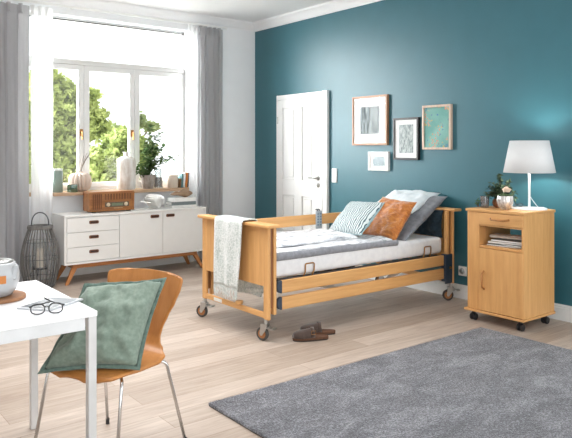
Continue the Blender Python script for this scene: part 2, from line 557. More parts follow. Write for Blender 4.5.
def tree(name, label, loc, blobs, n, leaf, mat, trunk_top, cat='tree', group=None, spread=0.75):
    t = thing(name, label, cat, loc, 0, group)
    bm = bmesh.new()
    tot = sum(b_[3] ** 2 for b_ in blobs)
    for (bx_, by_, bz_, br_, sq) in blobs:
        for _ in range(int(n * br_ * br_ / tot)):
            d = Vector((random.gauss(0, 1), random.gauss(0, 1), random.gauss(0, 1))).normalized()
            rr = br_ * (random.random() ** 0.45)
            # ragged outline
            rr *= 0.75 + 0.45 * NZ(d.x * 2.3 + bx_, d.y * 2.3 + by_, d.z * 2.3 + bz_) + 0.18 * random.random()
            c = Vector((bx_, by_, bz_)) + Vector((d.x * rr, d.y * rr, d.z * rr * sq))
            u = Vector((random.uniform(-1, 1), random.uniform(-1, 1), random.uniform(-1, 0.4))).normalized()
            w = u.cross(Vector((random.uniform(-1, 1), random.uniform(-1, 1), random.uniform(-1, 1)))).normalized()
            s = leaf * random.uniform(0.6, 1.3)
            p = [c - u * s, c + w * s * 0.5, c + u * s, c - w * s * 0.5]
            bm.faces.new([bm.verts.new(q) for q in p])
    me = bpy.data.meshes.new('foliage'); bm.to_mesh(me); bm.free(); me.materials.append(mat)
    f_ = bpy.data.objects.new('foliage', me); COL.objects.link(f_); f_.parent = t
    bm = bmesh.new()
    tube(bm, [(0, 0, 0), (0.05, 0.02, trunk_top * 0.4), (-0.03, 0, trunk_top * 0.75), (0, 0, trunk_top)], [0.13, 0.1, 0.07, 0.03], 9)
    for b_ in blobs:
        z0 = min(trunk_top * 0.8, max(0.3, b_[2] - 0.7))
        tube(bm, [(0, 0, z0), (b_[0] * 0.5, b_[1] * 0.5, (z0 + b_[2]) / 2 - 0.05), (b_[0], b_[1], b_[2])], [0.05, 0.035, 0.012], 6)
    obj('trunk', bm, bark, t, smooth=True)
    return t
bark = plain('bark_brown', (96, 78, 62), 0.9, var=0.25, nscale=20)
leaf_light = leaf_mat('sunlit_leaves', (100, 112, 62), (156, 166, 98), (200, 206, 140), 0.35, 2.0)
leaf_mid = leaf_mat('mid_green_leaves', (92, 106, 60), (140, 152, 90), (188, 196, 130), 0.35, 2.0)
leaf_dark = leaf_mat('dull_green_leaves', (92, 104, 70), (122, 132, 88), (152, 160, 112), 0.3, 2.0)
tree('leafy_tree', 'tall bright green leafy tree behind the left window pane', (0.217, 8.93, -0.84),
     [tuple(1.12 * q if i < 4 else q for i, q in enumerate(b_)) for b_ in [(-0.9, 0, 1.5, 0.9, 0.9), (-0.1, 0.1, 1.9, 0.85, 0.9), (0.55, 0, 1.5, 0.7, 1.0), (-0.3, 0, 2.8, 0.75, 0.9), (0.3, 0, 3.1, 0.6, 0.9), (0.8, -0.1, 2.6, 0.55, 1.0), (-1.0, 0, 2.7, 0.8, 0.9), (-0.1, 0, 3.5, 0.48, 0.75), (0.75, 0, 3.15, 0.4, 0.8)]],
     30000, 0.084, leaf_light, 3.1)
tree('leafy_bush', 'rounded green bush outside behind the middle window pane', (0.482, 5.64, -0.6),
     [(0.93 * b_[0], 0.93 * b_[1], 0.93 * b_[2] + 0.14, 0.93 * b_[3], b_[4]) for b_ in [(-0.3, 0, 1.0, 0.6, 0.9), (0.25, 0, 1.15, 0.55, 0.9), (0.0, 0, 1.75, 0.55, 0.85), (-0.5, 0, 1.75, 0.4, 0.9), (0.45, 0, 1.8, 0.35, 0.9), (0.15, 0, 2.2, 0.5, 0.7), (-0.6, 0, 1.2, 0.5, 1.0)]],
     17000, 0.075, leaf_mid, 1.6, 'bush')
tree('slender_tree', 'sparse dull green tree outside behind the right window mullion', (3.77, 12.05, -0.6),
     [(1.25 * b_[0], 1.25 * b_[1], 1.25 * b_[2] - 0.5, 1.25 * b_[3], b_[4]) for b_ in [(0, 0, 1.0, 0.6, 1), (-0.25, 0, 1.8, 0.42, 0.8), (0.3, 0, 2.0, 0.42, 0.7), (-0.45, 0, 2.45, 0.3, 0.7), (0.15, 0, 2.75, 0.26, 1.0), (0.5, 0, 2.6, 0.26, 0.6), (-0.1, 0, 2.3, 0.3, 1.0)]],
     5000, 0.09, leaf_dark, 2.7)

# ================================================================== CURTAINS
def curtain(name, label, x0, x1, y, z0, z1, mat, folds, amp, seed, taper=0.0, cat='curtain'):
    t = thing(name, label, cat, (0, 0, 0))
    def f(u, w):
        z = z0 + (z1 - z0) * w
        ph = folds * 2 * math.pi * (u + 0.02 * math.sin(7 * u + seed))
        top = max(0.0, (w - 0.9) / 0.1)
        a = amp * (0.75 + 0.35 * NZ(u * 5, w * 1.5, seed)) * (1 - 0.35 * top)
        x = x0 + (x1 - x0) * u + 0.012 * math.cos(ph * 1.0) + taper * (1 - w) * (u - 0.5) + 0.012 * NZ(u * 3, w * 2, seed + 5)
        yy = y + a * math.sin(ph) + 0.4 * a * math.sin(2.3 * ph + 1.3 * seed + w * 1.2) * (1 - top * 0.6)
        return (x, yy, z)
    bm = bmesh.new(); gridf(bm, f, int(folds * 14), 30)
    c = obj('drape', bm, mat, t, smooth=True)
    # gathered heading tape with pinch pleats
    for k in range(int(folds)):
        x = x0 + (x1 - x0) * (k + 0.25) / folds
        bm = bmesh.new()
        def g(p, q):
            a = 2 * math.pi * p
            r = 0.012 + 0.010 * abs(2 * q - 1) ** 1.5
            return (x + r * math.cos(a), y - amp * 0.3 + 1.5 * r * math.sin(a), z1 - 0.095 + 0.105 * q)
        gridf(bm, g, 10, 5, wrap=True)
        obj('pinch_pleat', bm, mat, t, smooth=True)
    return t
curtain('window_curtain', 'tall pale grey curtain left of the window behind the lantern', -3.95, -2.985, -0.085, 0.012, 2.925, curtain_mat, 8, 0.030, 1.3)
curtain('sheer_curtain', 'narrow bright white sheer drape at the left window edge', -2.972, -2.748, -0.082, 0.012, 2.925, sheer_mat, 3, 0.02, 2.2, cat='curtain')
curtain('window_curtain', 'tall pale grey curtain right of the window near the corner', -0.915, -0.582, -0.085, 0.012, 2.945, curtain_mat, 5, 0.030, 4.7)
curtain('sheer_curtain', 'narrow bright white sheer drape at the right window edge', -1.062, -0.955, -0.082, 0.012, 2.945, sheer_mat, 2, 0.02, 3.1, cat='curtain')
t = thing('curtain_rail', 'slim white curtain rail running along the top of window wall', 'curtain rail', (0, 0, 0))
boxobj('track', (-4.1, -0.5, -0.095, -0.075, 2.962, 2.985), white_paint, t, 0.003)
for x in (-3.9, -2.5, -0.8):
    boxobj('bracket', (x - 0.015, x + 0.015, -0.078, -0.0005, 2.966, 2.98), white_paint, t)

# ================================================================== SIDEBOARD
SB = thing('sideboard', 'long white sideboard on splayed wooden legs under the window', 'sideboard', (-1.92, -0.325, 0))
hx, hy0, hy1 = 0.84, -0.195, 0.195
z0, z1 = 0.208, 0.722
bm = bmesh.new()
bx(bm, -hx, hx, hy0, hy1, z1 - 0.022, z1); bx(bm, -hx, hx, hy0, hy1, z0, z0 + 0.022)
bx(bm, -hx, -hx + 0.022, hy0, hy1, z0 + 0.022, z1 - 0.022); bx(bm, hx - 0.022, hx, hy0, hy1, z0 + 0.022, z1 - 0.022)
bx(bm, -hx + 0.022, hx - 0.022, hy1 - 0.01, hy1, z0 + 0.022, z1 - 0.022)
bx(bm, -hx + 0.022, hx - 0.022, hy0 + 0.03, hy0 + 0.04, z0 + 0.022, z1 - 0.022)
obj('carcass', bm, white_lacquer, SB, bevel=0.003)
def slot_handle(bm_list, xc, zc, parent):
    bm = bmesh.new()
    w, h, r = 0.052, 0.017, 0.012
    pts = []
    for cx, cz, a0 in ((w - r, h - r, 0), (-w + r, h - r, 90), (-w + r, -h + r, 180), (w - r, -h + r, 270)):
        for k in range(5):
            a = R(a0 + 22.5 * k)
            pts.append((cx + r * math.cos(a), cz + r * math.sin(a)))
    f = [bm.verts.new((xc + p, hy0 - 0.009, zc + q)) for p, q in pts]
    bk = [bm.verts.new((xc + p, hy0 - 0.001, zc + q)) for p, q in pts]
    bm.faces.new(f)
    for i in range(len(pts)):
        j = (i + 1) % len(pts)
        bm.faces.new((f[i], f[j], bk[j], bk[i]))
    h_ = obj('handle', bm, brown_leather, parent, bevel=0.003)
    bm = bmesh.new(); bx(bm, xc - 0.038, xc + 0.038, hy0 - 0.0098, hy0 - 0.0085, zc - 0.006, zc + 0.006)
    obj('finger_slot', bm, dark_slot, h_)
xa, xb_, xc_, xd = -hx + 0.026, -0.245, 0.275, hx - 0.026
zi0, zi1 = z0 + 0.026, z1 - 0.026
dh = (zi1 - zi0) / 3
for k in range(3):
    d = boxobj('drawer', (xa, xb_ - 0.003, hy0 - 0.0, hy0 + 0.02, zi0 + k * dh + 0.002, zi0 + (k + 1) * dh - 0.003), white_lacquer, SB, 0.002)
    slot_handle(None, (xa + xb_) / 2, zi0 + (k + 0.5) * dh + 0.02, d)
d = boxobj('door', (xb_ + 0.003, xc_ - 0.002, hy0, hy0 + 0.02, zi0, zi1), white_lacquer, SB, 0.002)
slot_handle(None, xc_ - 0.10, zi1 - 0.04, d)
d = boxobj('door', (xc_ + 0.002, xd, hy0, hy0 + 0.02, zi0, zi1), white_lacquer, SB, 0.002)
slot_handle(None, xc_ + 0.095, zi1 - 0.04, d)
bm = bmesh.new()
for yy in (hy0 + 0.035, hy1 - 0.065):
    bx(bm, -hx + 0.1, hx - 0.1, yy, yy + 0.03, z0 - 0.045, z0 - 0.001)
for xx in (-hx + 0.1, hx - 0.13):
    bx(bm, xx, xx + 0.03, hy0 + 0.065, hy1 - 0.065, z0 - 0.045, z0 - 0.001)
obj('leg_rail', bm, oak_rail, SB, bevel=0.004)
for sx in (-1, 1):
    for sy in (-1, 1):
        bm = bmesh.new()
        tx, bx2 = sx * (hx - 0.14), sx * (hx - 0.03)
        ty, by2 = sy * 0.135, sy * 0.165
        wt, wb = 0.026, 0.016
        top = [bm.verts.new((tx + a * wt * 1.2, ty + c * wt * 0.75, z0 - 0.002)) for a, c in ((-1, -1), (1, -1), (1, 1), (-1, 1))]
        bot = [bm.verts.new((bx2 + a * wb, by2 + c * wb * 0.9, 0.001)) for a, c in ((-1, -1), (1, -1), (1, 1), (-1, 1))]
        bm.faces.new(top); bm.faces.new(bot)
        for i in range(4):
            bm.faces.new((top[i], top[(i + 1) % 4], bot[(i + 1) % 4], bot[i]))
        obj('leg', bm, oak_leg, SB, bevel=0.004)
SBT = 0.7225

# vintage radio
RD = thing('table_radio', 'vintage wooden table radio with slatted front on white sideboard', 'radio', (-2.195, -0.315, SBT))
w2, d2, h2 = 0.255, 0.095, 0.225
bm = bmesh.new()
bx(bm, -w2, w2, -d2, d2, h2 - 0.016, h2); bx(bm, -w2, w2, -d2, d2, 0.012, 0.026)
bx(bm, -w2, -w2 + 0.016, -d2, d2, 0.026, h2 - 0.016); bx(bm, w2 - 0.016, w2, -d2, d2, 0.026, h2 - 0.016)
bx(bm, -w2 + 0.016, w2 - 0.016, -d2 + 0.03, d2, 0.026, h2 - 0.016)
obj('cabinet', bm, radio_wood, RD, bevel=0.006)
bm = bmesh.new()
bx(bm, -w2 + 0.016, w2 - 0.016, -d2 + 0.012, -d2 + 0.03, 0.026, h2 - 0.016)
obj('front_board', bm, radio_wood, RD)
bm = bmesh.new()
for k in range(5):
    x = -w2 + 0.035 + k * 0.022
    bx(bm, x, x + 0.013, -d2 + 0.006, -d2 + 0.012, 0.036, h2 - 0.026)
for k in range(10):
    x = -0.085 + k * 0.032
    bx(bm, x, x + 0.017, -d2 + 0.006, -d2 + 0.012, 0.135, h2 - 0.026)
obj('speaker_grille', bm, radio_dark, RD)
bm = bmesh.new(); bx(bm, -0.085, 0.195, -d2 + 0.004, -d2 + 0.012, 0.055, 0.108)
dp = obj('dial_panel', bm, plain('dial_brown', (96, 82, 66), 0.3), RD, bevel=0.003)
bm = bmesh.new(); bx(bm, -0.01, 0.12, -d2 + 0.002, -d2 + 0.004, 0.066, 0.096)
obj('tuning_scale', bm, plain('dial_green', (120, 130, 104), 0.3, var=0.2, nscale=60), dp)
for x in (-0.047, 0.157):
    bm = bmesh.new(); lathe(bm, [(0.021, 0), (0.021, 0.004), (0.016, 0.006), (0.014, 0.02), (0, 0.021)], 20)
    bmesh.ops.rotate(bm, verts=bm.verts, cent=(0, 0, 0), matrix=Matrix.Rotation(R(90), 3, 'X'))
    bmesh.ops.translate(bm, verts=bm.verts, vec=(x, -d2 + 0.003, 0.082))
    obj('knob', bm, plain('ivory_knob', (222, 206, 178), 0.3), RD, smooth=True)
bm = bmesh.new(); bx(bm, 0.02, 0.12, -d2 + 0.007, -d2 + 0.012, 0.038, 0.044)
obj('name_bar', bm, plain('gilt_strip', (205, 180, 140), 0.35, 0.6), RD)
for sx in (-1, 1):
    for sy in (-1, 1):
        boxobj('foot', (sx * 0.2 - 0.02, sx * 0.2 + 0.02, sy * 0.06 - 0.015, sy * 0.06 + 0.015, 0.0005, 0.012), black_plastic, RD)

# open book on sideboard
OB = thing('open_book', 'white book lying open with pages fanned on the sideboard', 'book', (-1.662, -0.335, SBT), R(8))
bm = bmesh.new(); bx(bm, -0.15, 0.15, -0.10, 0.10, 0.0008, 0.005)
obj('cover', bm, plain('grey_white_cover', (225, 225, 222), 0.6), OB, bevel=0.001)
bm = bmesh.new()
for k in range(13):
    a = R(14 + 11.5 * k)
    def pg(u, w, a=a):
        r = 0.142 * u
        bend = 0.045 * math.sin(math.pi * u) * math.cos(a)
        return (r * math.cos(a), -0.095 + 0.19 * w, 0.006 + r * math.sin(a) * 1.12 + abs(bend) * 0.8)
    gridf(bm, pg, 8, 1)
obj('pages', bm, paper, OB, smooth=False, solid=0.0015)

# stack of books with driftwood on top
z = SBT + 0.0005
cols = [((232, 231, 227), 'lowest pale book in the stack on the sideboard', 0.030, 0.165, 0.085, 3),
        ((226, 224, 220), 'slate edged white book in the middle of the sideboard stack', 0.040, 0.158, 0.08, -2),
        ((238, 237, 233), 'white book on top of the sideboard stack under driftwood', 0.042, 0.150, 0.08, 2)]
for k, (c, lb, th, hw, hd, rot) in enumerate(cols):
    bk = thing('book', lb, 'book', (-1.325 + 0.006 * k, -0.345, z), R(rot), 'books stacked on the sideboard')
    bm = bmesh.new()
    bx(bm, -hw, hw, -hd, hd, 0, 0.004); bx(bm, -hw, hw, -hd, hd, th - 0.004, th); bx(bm, -hw, hw, -hd, -hd + 0.004, 0.004, th - 0.004)
    obj('cover', bm, plain('book_cover', c if k != 1 else (120, 128, 128), 0.6), bk, bevel=0.0012)
    boxobj('pages', (-hw + 0.004, hw - 0.004, -hd + 0.004, hd - 0.006, 0.004, th - 0.004), paper, bk)
    z += th + 0.0008
bm = bmesh.new()
def dw(u, w):
    a = 2 * math.pi * u
    s = w * 2 - 1
    r = max(0.0, 1 - abs(s) ** 2.6) ** 0.5
    lump = 0.7 + 0.5 * NZ(s * 2.2 + 3, math.cos(a) * 0.8, math.sin(a) * 0.8)
    up = 0.034 + 0.03 * math.exp(-((s - 0.35) / 0.35) ** 2) + 0.008 * s
    return (0.15 * s, 0.05 * r * math.cos(a) * lump, 0.03 + up * 1.25 * r * math.sin(a) * (lump if math.sin(a) > 0 else 0.55))
gridf(bm, dw, 24, 24, wrap=True)
o = obj('driftwood', bm, wood('grey_brown_driftwood', (134, 106, 82), (176, 146, 118), 'x', 0.8, 20), smooth=True)
mz = min(v.co.z for v in o.data.vertices)
for vv in o.data.vertices:
    vv.co.z = max(vv.co.z - mz, 0.0)
o.location = (-1.31, -0.345, z + 0.0005)
tag(o, 'lumpy brown driftwood piece lying on the stacked white books', 'driftwood')

# ================================================================== THINGS ON THE SILL
SZ = 0.9365
def lathe_obj(name, prof, mat, label, cat, loc, seg=32, rib=0, nrib=0, parent=None, group=None):
    bm = bmesh.new(); lathe(bm, prof, seg, rib=rib, nrib=nrib)
    o = obj(name, bm, mat, parent, smooth=True)
    e = o.modifiers.new('edge', 'EDGE_SPLIT'); e.split_angle = R(50)
    o.location = loc
    if parent is None:
        tag(o, label, cat, group)
    return o
t = thing('storage_jar', 'tall sage green cylindrical jar with pale lid on window sill', 'jar', (-2.665, -0.03, SZ))
lathe_obj('jar_body', [(0.05, 0), (0.054, 0.004), (0.054, 0.232), (0.05, 0.236)], plain('sage_glaze', (136, 152, 141), 0.35), '', '', (0, 0, 0), parent=t)
lathe_obj('lid', [(0.05, 0.2365), (0.05, 0.255), (0.046, 0.258), (0, 0.258)], plain('pale_lid', (226, 228, 222), 0.4), '', '', (0, 0, 0), parent=t)
t = thing('tealight_holder', 'small square dark green glass candle holder on window sill', 'candle holder', (-2.525, -0.092, SZ), R(10))
bm = bmesh.new()
s_ = 0.04
bx(bm, -s_, s_, -s_, s_, 0, 0.015)
for a, b_, c, d in ((-s_, -s_ + 0.006, -s_, s_), (s_ - 0.006, s_, -s_, s_), (-s_ + 0.006, s_ - 0.006, -s_, -s_ + 0.006), (-s_ + 0.006, s_ - 0.006, s_ - 0.006, s_)):
    bx(bm, a, b_, c, d, 0.015, 0.082)
obj('glass_cube', bm, green_glass, t, bevel=0.002)
lathe_obj('wax', [(0.026, 0.0155), (0.026, 0.035), (0, 0.035)], paper, '', '', (0, 0, 0), parent=t, seg=16)
t = thing('ribbed_vase', 'squat ribbed beige vase holding thin twigs on the sill', 'vase', (-2.395, 0.025, SZ))
prof = [(0.06, 0)] + [(0.055 + 0.072 * math.sin(R(a)) ** 0.8, 0.105 - 0.10 * math.cos(R(a))) for a in range(12, 170, 12)] + [(0.035, 0.208), (0.03, 0.222), (0.024, 0.222), (0.024, 0.2)]
lathe_obj('vase_body', prof, plain('beige_ceramic', (216, 198, 184), 0.5), '', '', (0, 0, 0), seg=160, rib=0.22, nrib=16, parent=t)
bm = bmesh.new()
for k in range(5):
    a = k * 1.3
    dx, dy = 0.10 + 0.02 * k, 0.02 * math.cos(a)
    tube(bm, arc((0.004 * k - 0.01, 0, 0.19), (0.02, dy * 0.4, 0.30), (dx * (0.5 + 0.2 * (k % 3)), dy, 0.40 + 0.03 * (k % 3)), 6), 0.0018, 5)
obj('twigs', bm, bark, t)
t = thing('bottle_vase', 'tall whitewashed clay bottle vase on sill beside potted plant', 'vase', (-1.86, -0.02, SZ))
m, nt, b = new_mat('whitewashed_clay')
f = noise_tex(nt, coords(nt, (1, 1, 0.35)), 14, 5, 0.65)
nt.links.new(ramp(nt, f, [(0.35, lin((196, 184, 172))), (0.6, lin((232, 230, 226)))]), b.inputs['Base Color']); b.inputs['Roughness'].default_value = 0.8
lathe_obj('vase_body', [(0.098, 0), (0.106, 0.01), (0.108, 0.33), (0.10, 0.362), (0.07, 0.38), (0.038, 0.388), (0.03, 0.40), (0.03, 0.425), (0.04, 0.437), (0.036, 0.44), (0.026, 0.43), (0.026, 0.40)], m, '', '', (0, 0, 0), parent=t)
# potted plant
t = thing('potted_plant', 'bushy green houseplant in grey clay pot on window sill', 'plant', (-1.585, -0.02, SZ))
m, nt, b = new_mat('weathered_grey_clay')
f = noise_tex(nt, coords(nt, (1, 1, 0.5)), 18, 5, 0.65)
nt.links.new(ramp(nt, f, [(0.3, lin((126, 114, 104))), (0.65, lin((182, 174, 166)))]), b.inputs['Base Color']); b.inputs['Roughness'].default_value = 0.85
lathe_obj('pot', [(0.062, 0), (0.066, 0.004), (0.092, 0.135), (0.098, 0.137), (0.1, 0.165), (0.092, 0.166), (0.088, 0.14)], m, '', '', (0, 0, 0), parent=t)
lathe_obj('soil', [(0.087, 0.14), (0.05, 0.146), (0, 0.148)], plain('soil', (70, 54, 42), 0.95), '', '', (0, 0, 0), parent=t)
plant_leaf = leaf_mat('houseplant_leaves', (62, 84, 54), (88, 112, 72), (122, 142, 96), 0.15, 9)
def leafy(bm, c, d, L, W):
    d = d.normalized()
    s = d.cross(Vector((0, 0, 1)))
    if s.length < 1e-3:
        s = Vector((1, 0, 0))
    s.normalize()
    nrm = s.cross(d)
    pts = [(0, 0, 0), (0.3, 0.8, 0.06), (0.6, 0.9, 0.05), (1, 0, -0.1), (0.6, -0.9, 0.05), (0.3, -0.8, 0.06)]
    vs = [bm.verts.new(c + d * (L * a) + s * (W * 0.5 * w) + nrm * (L * h)) for a, w, h in pts]
    mid = [bm.verts.new(c + d * (L * a) + nrm * (-L * 0.03)) for a in (0.3, 0.6)]
    bm.faces.new((vs[0], vs[1], mid[0])); bm.faces.new((vs[1], vs[2], mid[1], mid[0])); bm.faces.new((vs[2], vs[3], mid[1]))
    bm.faces.new((vs[3], vs[4], mid[1])); bm.faces.new((vs[4], vs[5], mid[0], mid[1])); bm.faces.new((vs[5], vs[0], mid[0]))
bm = bmesh.new(); bs = bmesh.new()
rnd = random.Random(11)
tips = [(-0.14, 0.30), (-0.07, 0.44), (0.03, 0.58), (0.06, 0.74), (0.10, 0.62), (0.16, 0.66), (0.22, 0.50), (0.36, 0.38), (0.17, 0.36), (-0.10, 0.22), (0.10, 0.28), (-0.02, 0.34), (0.0, 0.45), (0.12, 0.48), (-0.17, 0.22), (0.02, 0.26)]
for tx, tz in tips:
    ty = rnd.uniform(-0.10, 0.07)
    path = arc((tx * 0.08, ty * 0.1, 0.14), (tx * 0.35, ty * 0.4, 0.14 + (tz - 0.14) * 0.75), (tx, ty, tz), 8)
    tube(bs, path, [0.004 - 0.0003 * i for i in range(9)], 5)
    for i in range(2, 9):
        for _ in range(4):
            d = Vector((rnd.uniform(-1, 1), rnd.uniform(-1, 1), rnd.uniform(-0.35, 0.6)))
            q_ = Vector(path[i]) + d.normalized() * 0.08
            if ((q_.x + 0.275) ** 2 + q_.y ** 2 < 0.135 ** 2 and q_.z < 0.46) or q_.y > 0.10 or ((q_.x - 0.165) ** 2 + (q_.y - 0.065) ** 2 < 0.11 ** 2 and q_.z < 0.27):
                continue
            leafy(bm, Vector(path[i]), d, rnd.uniform(0.06, 0.095), rnd.uniform(0.034, 0.05))
obj('foliage', bm, plant_leaf, t); obj('stems', bs, plain('stem_green', (104, 112, 74), 0.7), t)
# smoky glass, pillar candle
t = thing('glass_tumbler', 'smoky grey glass cylinder on sill right of potted plant', 'glass vase', (-1.42, 0.045, SZ))
lathe_obj('glass_wall', [(0.058, 0), (0.06, 0.004), (0.06, 0.235), (0.056, 0.235), (0.056, 0.012)], clear_glass, '', '', (0, 0, 0), parent=t)
lathe_obj('grey_filling', [(0.055, 0.0125), (0.055, 0.13), (0, 0.13)], plain('grey_sand', (124, 128, 134), 0.8), '', '', (0, 0, 0), parent=t)
t = thing('pillar_candle', 'thick beige pillar candle on sill left of upright books', 'candle', (-1.262, -0.04, SZ))
lathe_obj('wax', [(0.06, 0), (0.064, 0.004), (0.064, 0.152), (0.06, 0.158), (0.02, 0.155), (0, 0.154)], plain('beige_wax', (222, 206, 190), 0.5), '', '', (0, 0, 0), parent=t)
bm = bmesh.new(); tube(bm, [(0, 0, 0.154), (0.001, 0, 0.168)], 0.0015, 5); obj('wick', bm, black_plastic, t)
bookcols = [((132, 96, 62), 'short brown book leaning at the left of the sill row', 0.016, 0.115, 4), ((74, 128, 130), 'teal book upright on the sill behind the white one', 0.018, 0.175, 3),
            ((234, 234, 230), 'white upright book between teal and orange ones on sill', 0.022, 0.185, 5), ((214, 128, 50), 'orange upright book on the window sill', 0.024, 0.185, 6), ((52, 66, 70), 'dark slim book at right end of the sill row', 0.014, 0.19, 3)]
x = -1.205
for c, lb, th, h, lean in bookcols:
    bk = thing('book', lb, 'book', (x, -0.045, SZ), 0, 'books standing on the sill')
    bk.rotation_euler = (0, R(lean), 0)
    bm = bmesh.new()
    hd = 0.065
    bx(bm, 0, 0.003, -hd, hd, 0.004, h); bx(bm, th - 0.003, th, -hd, hd, 0.004, h); bx(bm, 0.003, th - 0.003, -hd, -hd + 0.003, 0.004, h)
    obj('cover', bm, plain('cover_cloth', c, 0.6), bk)
    boxobj('pages', (0.003, th - 0.003, -hd + 0.003, hd - 0.004, 0.007, h - 0.004), paper, bk)
    x += th + 0.007

# ================================================================== LANTERN
LN = thing('floor_lantern', 'tall dark slatted candle lantern with arched handle on floor', 'lantern', (-2.97, -0.405, 0))
wick_wood = wood('weathered_grey_slats', (84, 82, 80), (122, 118, 114), 'z', 0.8, 20)
def lr(z):
    t_ = z / 0.60
    return 0.115 + 0.072 * math.sin(math.pi * min(1, max(0, t_ * 0.94 + 0.06))) ** 0.9 - 0.005 * t_
bm = bmesh.new()
for k in range(30):
    a = 2 * math.pi * k / 30
    r_ = [lr(0.012 + 0.588 * i / 14) for i in range(15)]
    pts = [(r_[i] * math.cos(a), r_[i] * math.sin(a), 0.012 + 0.588 * i / 14) for i in range(15)]
    tube(bm, pts, 0.0042 if k % 2 else 0.0062, 5)
obj('slats', bm, wick_wood, LN)
for zz in (0.10, 0.3, 0.47):
    bm = bmesh.new(); rr = lr(zz) - 0.008
    tube(bm, [(rr * math.cos(2 * math.pi * k / 32), rr * math.sin(2 * math.pi * k / 32), zz) for k in range(32)], 0.003, 5, closed=True)
    obj('hoop', bm, dark_steel, LN)
bm = bmesh.new(); lathe(bm, [(0.0, 0.001), (0.125, 0.001), (0.13, 0.012), (0.12, 0.02), (0.0, 0.02)], 32); obj('base_plate', bm, wick_wood, LN)
bm = bmesh.new(); lathe(bm, [(0.09, 0.595), (0.123, 0.597), (0.126, 0.612), (0.124, 0.628), (0.118, 0.632), (0.092, 0.632), (0.09, 0.6)], 32); obj('top_rim', bm, wick_wood, LN)
bm = bmesh.new()
tube(bm, [(0.088 * math.cos(R(a)) * (1.0), 0, 0.62 + 0.142 * max(0, math.sin(R(a))) ** 0.7) for a in range(0, 181, 9)], 0.006, 7)
h_ = obj('handle', bm, dark_steel, LN, smooth=True); h_.rotation_euler = (0, 0, R(-38))
bm = bmesh.new(); lathe(bm, [(0.062, 0.205), (0.062, 0.47)], 28); 
bmesh.ops.delete(bm, geom=[f for f in bm.faces if len(f.verts) > 4], context='FACES_ONLY')
obj('glass_chimney', bm, clear_glass, LN, smooth=True)
bm = bmesh.new(); lathe(bm, [(0, 0.185), (0.07, 0.185), (0.075, 0.20), (0.07, 0.204), (0, 0.204)], 24)
for k in range(3):
    a = 2 * math.pi * k / 3
    tube(bm, [(0.065 * math.cos(a), 0.065 * math.sin(a), 0.19), (lr(0.10) * 0.93 * math.cos(a), lr(0.10) * 0.93 * math.sin(a), 0.1)], 0.003, 5)
obj('candle_tray', bm, dark_steel, LN)
t = thing('pillar_candle', 'pale pillar candle standing inside the floor lantern', 'candle', (-2.97, -0.405, 0.2045))
lathe_obj('wax', [(0.041, 0), (0.042, 0.003), (0.042, 0.185), (0.036, 0.19), (0, 0.186)], plain('cream_wax', (226, 214, 200), 0.5), '', '', (0, 0, 0), parent=t)
bm = bmesh.new(); tube(bm, [(0, 0, 0.186), (0.001, 0, 0.2)], 0.0015, 5); obj('wick', bm, black_plastic, t)

# ================================================================== PICTURES
def art_mat(name, kind):
    m, nt, b = new_mat(name)
    b.inputs['Roughness'].default_value = 0.8
    if kind == 'forest':
        f = noise_tex(nt, coords(nt, (1, 22, 3)), 1.6, 6, 0.75, 0.6)
        c = ramp(nt, f, [(0.34, lin((52, 58, 60))), (0.47, lin((112, 122, 124))), (0.62, lin((186, 196, 198)))])
    elif kind == 'sketch':
        f = noise_tex(nt, coords(nt, (1, 34, 12)), 1.4, 6, 0.75, 0.9)
        c = ramp(nt, f, [(0.36, lin((84, 94, 94))), (0.46, lin((150, 162, 162))), (0.58, lin((206, 212, 210)))])
    elif kind == 'small':
        f = noise_tex(nt, coords(nt, (1, 40, 40)), 1.2, 5, 0.75, 1.0)
        c = ramp(nt, f, [(0.36, lin((96, 118, 126))), (0.5, lin((160, 178, 184))), (0.6, lin((214, 222, 224)))])
    else:
        v = coords(nt)
        f = noise_tex(nt, v, 5, 3)
        base = ramp(nt, f, [(0.35, lin((104, 158, 150))), (0.65, lin((136, 184, 174)))])
        vo = nt.nodes.new('ShaderNodeTexVoronoi'); vo.inputs['Scale'].default_value = 40
        nt.links.new(v, vo.inputs['Vector'])
        dots = ramp(nt, vo.outputs['Distance'], [(0.30, (1, 1, 1, 1)), (0.40, (0, 0, 0, 1))])
        msk = ramp(nt, noise_tex(nt, v, 9, 2), [(0.44, (0, 0, 0, 1)), (0.50, (1, 1, 1, 1))])
        mul = nt.nodes.new('ShaderNodeMath'); mul.operation = 'MULTIPLY'
        nt.links.new(dots, mul.inputs[0]); nt.links.new(msk, mul.inputs[1])
        dc = ramp(nt, noise_tex(nt, v, 12, 1), [(0.42, lin((70, 110, 168))), (0.5, lin((220, 184, 80))), (0.6, lin((222, 146, 120)))])
        mx = nt.nodes.new('ShaderNodeMixRGB'); nt.links.new(mul.outputs[0], mx.inputs[0]); nt.links.new(base, mx.inputs[1]); nt.links.new(dc, mx.inputs[2])
        c = mx.outputs[0]
    nt.links.new(c, b.inputs['Base Color'])
    return m
